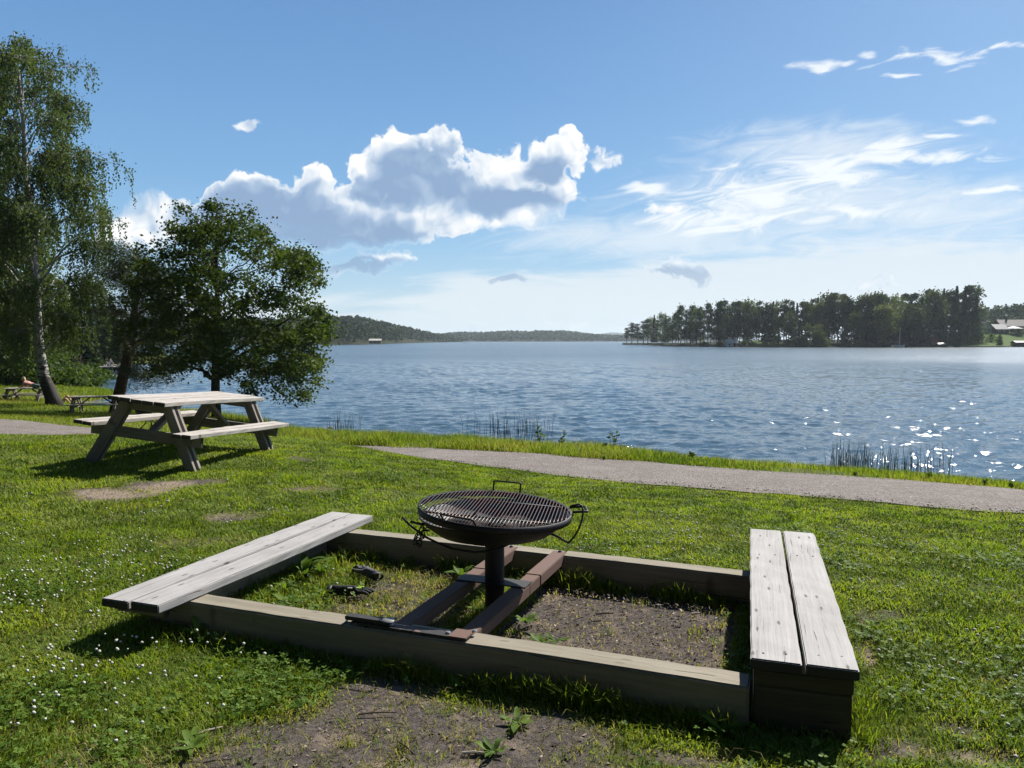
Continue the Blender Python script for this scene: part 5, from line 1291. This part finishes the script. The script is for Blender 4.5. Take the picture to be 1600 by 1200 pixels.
def person(label, loc, yaw, J, hairm, topm, legm, group=None, longlegs=False):
    """J: joint positions in the person's own space; the body is one skinned surface, hair and clothes are its children"""
    root = empty('person', loc, label, 'person', group, (0, 0, yaw))
    me_nodes = []; idx = {}
    def a(k, r): idx[k] = len(me_nodes); me_nodes.append((J[k], r))
    for k, r in (('pelvis', (.14, .11)), ('waist', (.125, .095)), ('chest', (.15, .105)), ('neck', .055), ('head', (.075, .09)), ('crown', (.07, .085)), ('nose', .02)): a(k, r)
    for s in 'LR':
        for k, r in (('shoulder', .06), ('elbow', .043), ('wrist', .03), ('hand', .03), ('hip', .085), ('knee', .058), ('ankle', .038), ('toe', .03)): a(k+s, r)
    E = [('pelvis','waist'),('waist','chest'),('chest','neck'),('neck','head'),('head','crown'),('head','nose')]
    for s in 'LR': E += [('chest','shoulder'+s),('shoulder'+s,'elbow'+s),('elbow'+s,'wrist'+s),('wrist'+s,'hand'+s),('pelvis','hip'+s),('hip'+s,'knee'+s),('knee'+s,'ankle'+s),('ankle'+s,'toe'+s)]
    body = skin_mesh('body', me_nodes, [(idx[p], idx[q]) for p, q in E], M_skin, root)
    hv, cv = Vector(J['head']), Vector(J['crown']); nv = Vector(J['nose']); back = (hv-nv).normalized()
    skin_mesh('hair', [(tuple(hv+back*.035), .075), (tuple(cv+back*.012+(cv-hv)*.12), .092), (tuple(hv+back*.07-(cv-hv)*.5), .055)], [(0, 1), (0, 2)], hairm, root)
    P = lambda k: Vector(J[k])
    def sl(s, t=.75): return tuple(P('shoulder'+s).lerp(P('elbow'+s), t))
    N_ = [(J['pelvis'], (.155, .125)), (J['waist'], (.14, .11)), (J['chest'], (.165, .12)), (J['shoulderL'], .072), (sl('L'), .056), (J['shoulderR'], .072), (sl('R'), .056)]
    skin_mesh('shirt', N_, [(0, 1), (1, 2), (2, 3), (3, 4), (2, 5), (5, 6)], topm, root)
    N_ = [(tuple(P('pelvis')+(P('waist')-P('pelvis'))*.1), (.16, .13))]; Ed = []
    for s in 'LR':
        i = len(N_); N_ += [(J['hip'+s], .10), (tuple(P('hip'+s).lerp(P('knee'+s), .6 if not longlegs else 1.)), .078)]; Ed += [(0, i), (i, i+1)]
        if longlegs: N_.append((tuple(P('knee'+s).lerp(P('ankle'+s), .95)), .055)); Ed.append((i+1, i+2))
    skin_mesh('shorts' if not longlegs else 'trousers', N_, Ed, legm, root)
    return root
def standing(h=1.72, sw=0.):
    k = h/1.72; J = dict(pelvis=(0,0,.92),waist=(0,.01,1.08),chest=(0,.01,1.30),neck=(0,0,1.47),head=(0,-.02,1.58),crown=(0,0,1.65),nose=(0,-.10,1.575))
    for s, q in (('L', 1), ('R', -1)):
        J['shoulder'+s] = (.19*q,.01,1.40); J['elbow'+s] = (.25*q,.03+sw*q,1.13); J['wrist'+s] = (.24*q,-.06+sw*q,.90); J['hand'+s] = (.24*q,-.09+sw*q,.82)
        J['hip'+s] = (.10*q,0,.87); J['knee'+s] = (.11*q,-.03-sw*q*.6,.48); J['ankle'+s] = (.12*q,.02,.08); J['toe'+s] = (.14*q,-.14,.035)
    return {n: tuple(c*k for c in v) for n, v in J.items()}
def sitting_ground():
    # back leaning on the arms, knees drawn up, facing +x
    J = dict(pelvis=(0,0,.12),waist=(-.07,0,.28),chest=(-.16,0,.50),neck=(-.20,0,.66),head=(-.19,0,.77),crown=(-.21,0,.85),nose=(-.105,0,.77))
    for s, q in (('L', 1), ('R', -1)):
        J['shoulder'+s] = (-.19,.19*q,.60); J['elbow'+s] = (-.34,.25*q,.36); J['wrist'+s] = (-.42,.26*q,.10); J['hand'+s] = (-.47,.27*q,.035)
        J['hip'+s] = (.05,.10*q,.12); J['knee'+s] = (.34,.12*q,.47+.06*q); J['ankle'+s] = (.62,.12*q,.08); J['toe'+s] = (.76,.13*q,.035)
    return J
def prone():
    # lying on the front, propped on the elbows, head towards -x
    J = dict(pelvis=(.25,0,.13),waist=(.08,0,.16),chest=(-.16,0,.27),neck=(-.30,0,.37),head=(-.37,0,.47),crown=(-.35,0,.56),nose=(-.46,0,.46))
    for s, q in (('L', 1), ('R', -1)):
        J['shoulder'+s] = (-.22,.19*q,.30); J['elbow'+s] = (-.30,.24*q,.06); J['wrist'+s] = (-.50,.13*q,.05); J['hand'+s] = (-.57,.09*q,.05)
        J['hip'+s] = (.32,.10*q,.12); J['knee'+s] = (.75,.13*q,.08); J['ankle'+s] = (1.12,.12*q,.14 if q < 0 else .07); J['toe'+s] = (1.24,.12*q,.05)
    return J
tt = at(47, 616, -.93); t3p = t3.matrix_basis.translation
person('fair-haired person in a pink top lying propped on elbows on the far picnic table', (t3p.x+.25, t3p.y-.1, t3p.z+.745), .05, prone(), M_hairL, M_pink, M_teal)
q = at(92.5, 627.5, -1.55); person('dark-haired person with bare legs and knees drawn up, sitting right of the birch trunk', (*q, g1(*q)+.02), .15, sitting_ground(), M_hairD, M_redbrown, M_navy)
def far_person(px, py, z, J, yaw, label, hair, top, leg, long):
    q = at(px, py, z); person(label, (*q, z), yaw, J, hair, top, leg, 'people by the jetty', long)
far_person(123.5, 571, -1.42, standing(1.5), .3, 'person in dark clothes standing at the landward end of the jetty', M_hairL, M_navy, M_redbrown, True)
far_person(115.5, 570, -1.55, standing(1.45, .05), -.4, 'person in dark clothes standing left of the jetty, partly behind leaves', M_hairL, M_navy, M_navy, True)
far_person(171, 572.5, -1.42, sitting_ground(), 2.6, 'person in a grey top sitting on the jetty by the pale boats', M_hairL, M_greycloth, M_greycloth, True)
for px, py, yaw, L, mat, lab in [(131, 564, .2, 3.4, M_whitepaint, 'white rowing boat drawn up just right of the standing person by the jetty'), (139, 563, -.15, 3.0, M_whitepaint, 'second white boat drawn up behind the jetty, left of the dark bush'), (162, 566, .1, 3.2, M_whitepaint, 'white boat on the shore left of the person sitting on the jetty'), (182, 572, .1, 3.0, M_whitepaint, 'flat white boat beside the right end of the jetty')]:
    q = at(px, py, -1.6); rowboat(lab, (q[0], q[1], max(g1(*q), -2.0)+.12), yaw, L, mat, 'boats at the small beach', .35)
bush(148, 569, -1.6, 2.2, 1.5, 1.6, 'dark bush on the small beach between the white boats', G_, M_alderleaf, n=1200, ls=.3)
bush(192, 567, -1.6, 2.6, 1.6, 1.6, 'bright green bush at the end of the beach behind the jetty', G_, n=1300, ls=.3)
def rock(px, py, z, sx, sy, sz, mat, label, group, sink=.3):
    q = at(px, py, z); bm = bmesh.new(); bmesh.ops.create_icosphere(bm, subdivisions=3, radius=1)
    ph = random.random()*9
    for v in bm.verts:
        k = 1+.16*math.sin(3*v.co.x+ph)+.13*math.sin(4.3*v.co.y+2*ph)+.1*math.sin(5*v.co.z-ph)+.05*random.random()
        v.co = Vector((v.co.x*sx*k, v.co.y*sy*k, v.co.z*sz*k))
    me = bpy.data.meshes.new('rock'); bm.to_mesh(me); bm.free(); me.materials.append(mat)
    o = bpy.data.objects.new('rock', me); col.objects.link(o); o.location = (q[0], q[1], z+sz*(1-2*sink)*.5); o.rotation_euler = (0, 0, random.random()*6)
    tag(o, label, 'rock', group)
rock(161, 589, -2.0, 1.5, .8, .38, M_palerock, 'flat pale rock in the calm water under the leaning pine', 'rocks at the water')
for px, py, s, mat, lab in [(430, 671, .34, M_rock, 'dark stone at the shore end of the picnic bench'), (438, 673.5, .22, M_rock, 'small dark stone on the shore right of the bench end'), (455, 678.5, .16, M_palerock, 'little pale stone nearest the bench in the shallows'), (466, 676.5, .17, M_palerock, 'second pale stone of the row running into the lake'), (482, 674.5, .22, M_palerock, 'third pale stone of the row running into the lake'), (492, 673, .24, M_rock, 'grey stone between the pale ones in the shallows'), (501, 672.3, .3, M_palerock, 'longest pale stone of the row, farther out'), (517, 669.5, .2, M_palerock, 'outermost pale stone beside the left reeds')]:
    rock(px, py, WATER, s*.9, s*.6, s*.3, M_rock, lab, 'stones at the waterline')
# charcoal bowl on splayed legs standing behind the picnic table
q = at(236, 672, -.62); root = empty('charcoal_grill', (*q, g1(*q)), 'small black bowl on splayed dark legs, glimpsed under the big picnic table', 'grill')
m = MB(); m.lathe([(.04, .28), (.13, .31), (.19, .38), (.205, .46), (.195, .46), (.18, .385), (.12, .32), (0, .29)], 20, (-.16, 0, .06)); m.build('bowl', M_black, root, True)
for e in ((-.3, -.1), (-.12, .22), (.14, -.12), (.24, .05)):
    m = MB(); m.tube([(-.14, 0, .36), (e[0]*.3, e[1]*.5, .2), (e[0], e[1], -.03)], .014, 6); m.build('leg', M_black, root)
m = MB(); m.tube([(-.02, 0, .50), (.06, .0, .40), (.14, .02, .2)], .011, 6); m.build('handle', M_plate, root)

# ------------------------------------------------------------------ reeds and shore plants
M_reed = leafmat('reed', (.035, .052, .034), (.085, .105, .055), .25)
def reeds(label, px0, px1, py, n, h, spread):
    qa, qb = at(px0, py, WATER), at(px1, py, WATER); base = ((qa[0]+qb[0])/2, (qa[1]+qb[1])/2, WATER); root_v, root_f, rr = [], [], []
    for i in range(n):
        t = min(max(random.gauss(.5, .3), -.05), 1.05) if random.random() < .6 else random.random(); p = qa*(1-t)+qb*t
        y = p[1]+random.gauss(0, spread); x = p[0]+random.gauss(0, .12); hh = h*random.uniform(.4, 1.1); l = random.gauss(0, .10)*hh; bend = random.random() < .16
        w = .007; c = [(x-base[0], y-base[1], -.25), (x-base[0]+l*.35, y-base[1], hh*.55), (x-base[0]+l, y-base[1], hh)]
        if bend: c[2] = (c[1][0]+random.choice((-1, 1))*hh*random.uniform(.15, .35), c[1][1], hh*random.uniform(.3, .7))
        k = len(root_v)
        for j, (cx, cy, cz) in enumerate(c):
            ww = w*(1, .8, .25)[j]; root_v += [(cx-ww, cy, cz), (cx+ww, cy, cz), (cx, cy+ww*1.4, cz)]
        for j in range(2):
            for a in range(3): b = (a+1) % 3; root_f.append((k+j*3+a, k+j*3+b, k+j*3+3+b, k+j*3+3+a))
        rr += [random.random()]*9
    # the creeping rootstock the stems rise from, in the mud under the water
    k = len(root_v); da = qa-np.array(base[:2]); db = qb-np.array(base[:2]); m2 = 10
    for i in range(m2+1):
        c = da*(1.12-1.24*i/m2)+db*(-.12+1.24*i/m2)
        for sy in (-1, 1): root_v.append((c[0], c[1]+sy*spread*2.2, -.24))
    root_f += [(k+2*i, k+2*i+2, k+2*i+3, k+2*i+1) for i in range(m2)]; rr += [.1]*(2*m2+2)
    o = arr_mesh('reed_clump', root_v, root_f, M_reed, 4, rr); o.location = base; tag(o, label, 'reeds', 'reed clumps in the shallows')
reeds('thin scattered reeds in the middle, in front of the open lake', 738, 852, 683, 85, 1.05, .9)
reeds('small left clump of reeds beside the row of pale stones', 519, 549, 677, 46, .8, .5)
reeds('dark dense reeds on the right, left part standing close to the path', 1300, 1350, 743, 85, .98, .4)
reeds('straggling right-hand reeds spreading from the dense clump', 1345, 1420, 746, 100, .85, .5)
reeds('few tall dark reed stems farthest right, behind a green tuft', 1438, 1476, 744, 26, .95, .35)
def plant(px, py, z, h, nl, ls, label, group, name='shore_plant', cat='plant', mat=None, lean=0.):
    q = at(px, py, z); zz = g1(*q); root = empty(name, (*q, zz), label, cat, group); m = MB(); C, A = [], []
    for k in range(3):
        e = Vector((random.gauss(0, .16)*h+lean*h, random.gauss(0, .12)*h, h*random.uniform(.7, 1.05))); pts = curve3((0, 0, -.03), e, .1, 4, .03); m.tube(pts, [.006, .005, .004, .003, .002], 4, False)
        for _ in range(nl//3):
            t = random.uniform(.35, 1); i = min(int(t*4), 3); p = pts[i].lerp(pts[i+1], t*4-i); a = Vector((random.gauss(0, 1), random.gauss(0, 1), random.uniform(-.1, .9))).normalized(); C.append(tuple(p+a*ls*.5)); A.append(tuple(a))
    m.build('stem', M_bark, root, True); leaves('leaves', np.array(C), np.full(len(C), ls)*(.7+.6*rng.random(len(C))), np.array(A), mat or M_shrub, rng.random(len(C)), root, None, .62)
for px, py, z, h, lab in [(846, 700, -.75, .42, 'dark leafy sapling on the bank just right of the middle reeds'), (876, 703, -.75, .46, 'thin sapling with a few dark leaves on the bank, second from the middle reeds'), (958, 712, -.75, .42, 'sapling with broad dark leaves on the bank above the bend of the path'), (944, 714, -.72, .22, 'low leafy weed beside the broad-leaved sapling on the bank'), (1080, 728, -.7, .2, 'small green weed on the bank edge, right of the saplings')]:
    plant(px, py, z, h, 24, .085, lab, 'leafy plants on the bank', mat=M_alderleaf)
for px, py, lab, h in [(1336, 745, 'low green tuft at the foot of the dense right reeds', .16), (1452, 752, 'bushy green tuft on the bank in front of the farthest right reeds', .30), (1466, 750, 'second green tuft pressed against the bushy one', .26), (1540, 762, 'leafy clump on the bank near the right edge', .24), (1580, 768, 'rightmost leafy clump on the bank', .22), (945, 722, 'round green tuft overhanging the path edge below the saplings', .2)]:
    plant(px, py, -.5, h*.42, 42, .04, lab, 'green tufts along the path', 'grass_tuft', 'plant', M_weed)

# ------------------------------------------------------------------ weeds in and around the square
def weed(px, py, z, r, nl, label, up=.35, kind='dock'):
    q = at(px, py, z); zz = g1(*q); root_v, root_f, rr = [], [], []
    for k in range(nl):
        a = k*2.4+random.uniform(-.4, .4); L = r*random.uniform(.6, 1.15); w = L*random.uniform(.26, .38) if kind == 'dock' else L*.2; el = up*random.uniform(.5, 1.6); seg = 6; i0 = len(root_v); rn = random.random()
        for i in range(seg+1):
            t = i/seg; d = L*t*math.cos(el*(1-t*.7)); hz = L*math.sin(el)*(t-.55*t*t)*1.6+.012; ww = w*math.sin(math.pi*min(1, t*.93+.07))**.8*.5
            for s in (-1, 0, 1):
                root_v.append((math.cos(a)*d-math.sin(a)*ww*s, math.sin(a)*d+math.cos(a)*ww*s, hz+(.18*ww if s else 0)+.004*math.sin(9*t+k))); rr.append(min(1, max(0, rn+.15*s)))
        for i in range(seg):
            for s in range(2): b = i0+i*3+s; root_f.append((b, b+1, b+4, b+3))
    o = arr_mesh('weed', root_v, root_f, M_weed, 4, rr, smooth=True); o.location = (*q, zz); tag(o, label, 'weed', 'broad-leaved weeds around the square')
for a in [(452, 945, -.03, .15, 7, 'bright yellow-green weed by the inner edge of the near beam', .25), (503, 897, -.03, .15, 8, 'sunlit broad weed inside the square beside the left bench', .5), (478, 905, -.03, .20, 7, 'tall weed rising against the side of the left bench', 1.3), (445, 922, -.03, .11, 6, 'small light weed under the left bench edge', .6), (310, 1000, -.03, .12, 5, 'single yellow-green dock in front of the near beam, by the left bench', 1.2),
          (722, 905, -.03, .13, 7, 'leafy weed left of the grill post', .8), (694, 880, -.03, .12, 5, 'weed in the shade of the far beam, left of the grill post', 1.2), (735, 930, -.03, .10, 7, 'weed between the two steel rails', .7), (752, 958, -.03, .09, 7, 'low weed between the rails close to the near beam', .5),
          (822, 975, -.03, .11, 9, 'light green weed right of the rails by the near beam', .5), (885, 905, -.03, .10, 9, 'green weed at the shadow edge right of the far rail end', .5), (868, 1003, -.03, .09, 7, 'flat weed on the soil behind the near beam', .2), (842, 1005, -.03, .08, 7, 'small pale weed tucked behind the near beam', .4), (862, 893, -.03, .10, 6, 'pale-leaved weed beside the far end of the right rail', .9),
          (808, 1132, -.03, .09, 8, 'rosette weed on the bare soil in front of the near beam', .35), (772, 1180, -.03, .085, 9, 'largest rosette weed at the bottom of the view', .4), (302, 1172, -.03, .09, 8, 'soft green weed in the worn grass at lower left', .4), (720, 1075, -.03, .06, 5, 'dark weed in the shadow below the near beam', .6), (1130, 1150, -.03, .10, 8, 'weed in the grass below the right end of the near beam', .7)]:
    weed(*a)
# ------------------------------------------------------------------ gloves, sticks
M_glove = plain('black_glove_fabric', (.012, .012, .013), .75, .4, 90, .4); M_lime = plain('lime_patch', (.30, .50, .04), .6, .1, 60); M_gwhite = plain('pale_patch', (.5, .5, .48), .6, .1, 60); M_gpalm = plain('grey_palm_fabric', (.075, .075, .078), .8, .3, 90, .4)
def glove(px, py, z, yaw, label, curl, tiltx, patches, mat):
    q = at(px, py, z); root = empty('work_glove', (*q, g1(*q)+.012), label, 'glove', 'work gloves in the square', (tiltx, 0, yaw))
    nodes = [((0, 0, .022), (.024, .036)), ((-.05, 0, .022), (.022, .032)), ((-.09, 0, .024), (.024, .036)), ((-.125, 0, .026), (.027, .04)), ((.04, 0, .022), (.02, .04))]; E = [(0, 1), (1, 2), (2, 3), (0, 4)]
    for k, (y, L) in enumerate(((-.033, .068), (-.011, .085), (.011, .092), (.033, .078))):
        i = len(nodes); c = curl[k]
        nodes += [((.055, y, .022), .0125), ((.055+L*.5, y*1.15, .024+c*.5), .0118), ((.055+L*.95, y*1.25, .02-c*.4), .0098)]; E += [(4, i), (i, i+1), (i+1, i+2)]
    i = len(nodes); nodes += [((.012, .05, .02), .014), ((.045, .075, .018), .0125), ((.072, .082, .014), .0105)]; E += [(0, i), (i, i+1), (i+1, i+2)]
    skin_mesh('glove_body', nodes, E, mat, root)
    m = MB(); m.lathe([(.030, -.014), (.036, -.012), (.037, .012), (.031, .014)], 20); m.v = [(v[2]-.128, v[1]*1.15, v[0]*.72+.026) for v in m.v]; m.build('cuff', M_black, root, True)
    for (x, y, w, l, mt) in patches:
        m = MB(); m.box((x, y, .0445), (l, w, .006)); m.build('patch', mt, root, False, .0015)
glove(548, 929, -.03, R(-4), 'black work glove with lime-green and white patches, palm down on the soil', (.008, .012, .01, .006), 0, ((.055, -.012, .014, .03, M_lime), (.062, .014, .012, .034, M_lime), (.0, -.012, .02, .03, M_gwhite), (-.015, .016, .008, .036, M_gwhite)), M_glove)
glove(574, 901, -.03, R(128), 'crumpled plain dark glove lying palm up behind the lime-patched one', (.03, .035, .02, .03), .25, (), M_gpalm)
def stick(px, py, z, L, r, yaw, mat, label):
    q = at(px, py, z); m = MB(); m.tube([(-L/2, 0, 0), (-L*.1, .012*L, .004), (L/2, -.01*L, .002)], [r, r*.9, r*.6], 6); o = m.build('stick', mat, None); o.location = (*q, g1(*q)+.014); o.rotation_euler = (0, 0, yaw); tag(o, label, 'stick', 'sticks and wood chips on the ground')
M_pale = plain('pale_splinter', (.34, .30, .24), .8, .2, 20); M_twig = plain('dark_twig', (.06, .045, .035), .9, .3, 20)
for a in [(328, 1140, -.02, .10, .005, .6, M_pale, 'pale wood splinter on the grass at lower left'), (745, 1177, -.02, .11, .006, -.05, M_pale, 'pale stick by the largest rosette weed'), (635, 1168, -.02, .13, .004, -.9, M_twig, 'dark twig on the bare soil left of the pale stick'), (590, 1113, -.02, .16, .004, .1, M_twig, 'long dark twig on the soil below the near beam'), (945, 962, -.03, .10, .006, .1, M_twig, 'brown chip of bark inside the square'), (340, 1188, -.02, .10, .004, .2, M_twig, 'short dark twig at the bottom left'), (1087, 962, -.03, .05, .008, .3, M_pale, 'yellowish curled chip at the shadow edge in the square')]:
    stick(*a)
# left-over prototypes that no place needed
for k, (o, h) in PROTO.items():
    if k not in used:
        for ch in list(o.children): bpy.data.objects.remove(ch)
        bpy.data.objects.remove(o)

# ------------------------------------------------------------------ the air over the lake
def haze():
    m = MB(); m.box((0, 2900, 36), (14600, 8800, 92)); mt, nt = mat_new('haze_air')
    v = N(nt, 'ShaderNodeVolumePrincipled', {'Color': (.78, .90, 1., 1), 'Density': HAZE, 'Anisotropy': .2})
    N(nt, 'ShaderNodeOutputMaterial', {'Volume': v.outputs[0]})
    o = m.build('haze', mt); tag(o, 'thin summer haze over the lake', 'haze', None, 'stuff')
HAZE = .00010
haze()
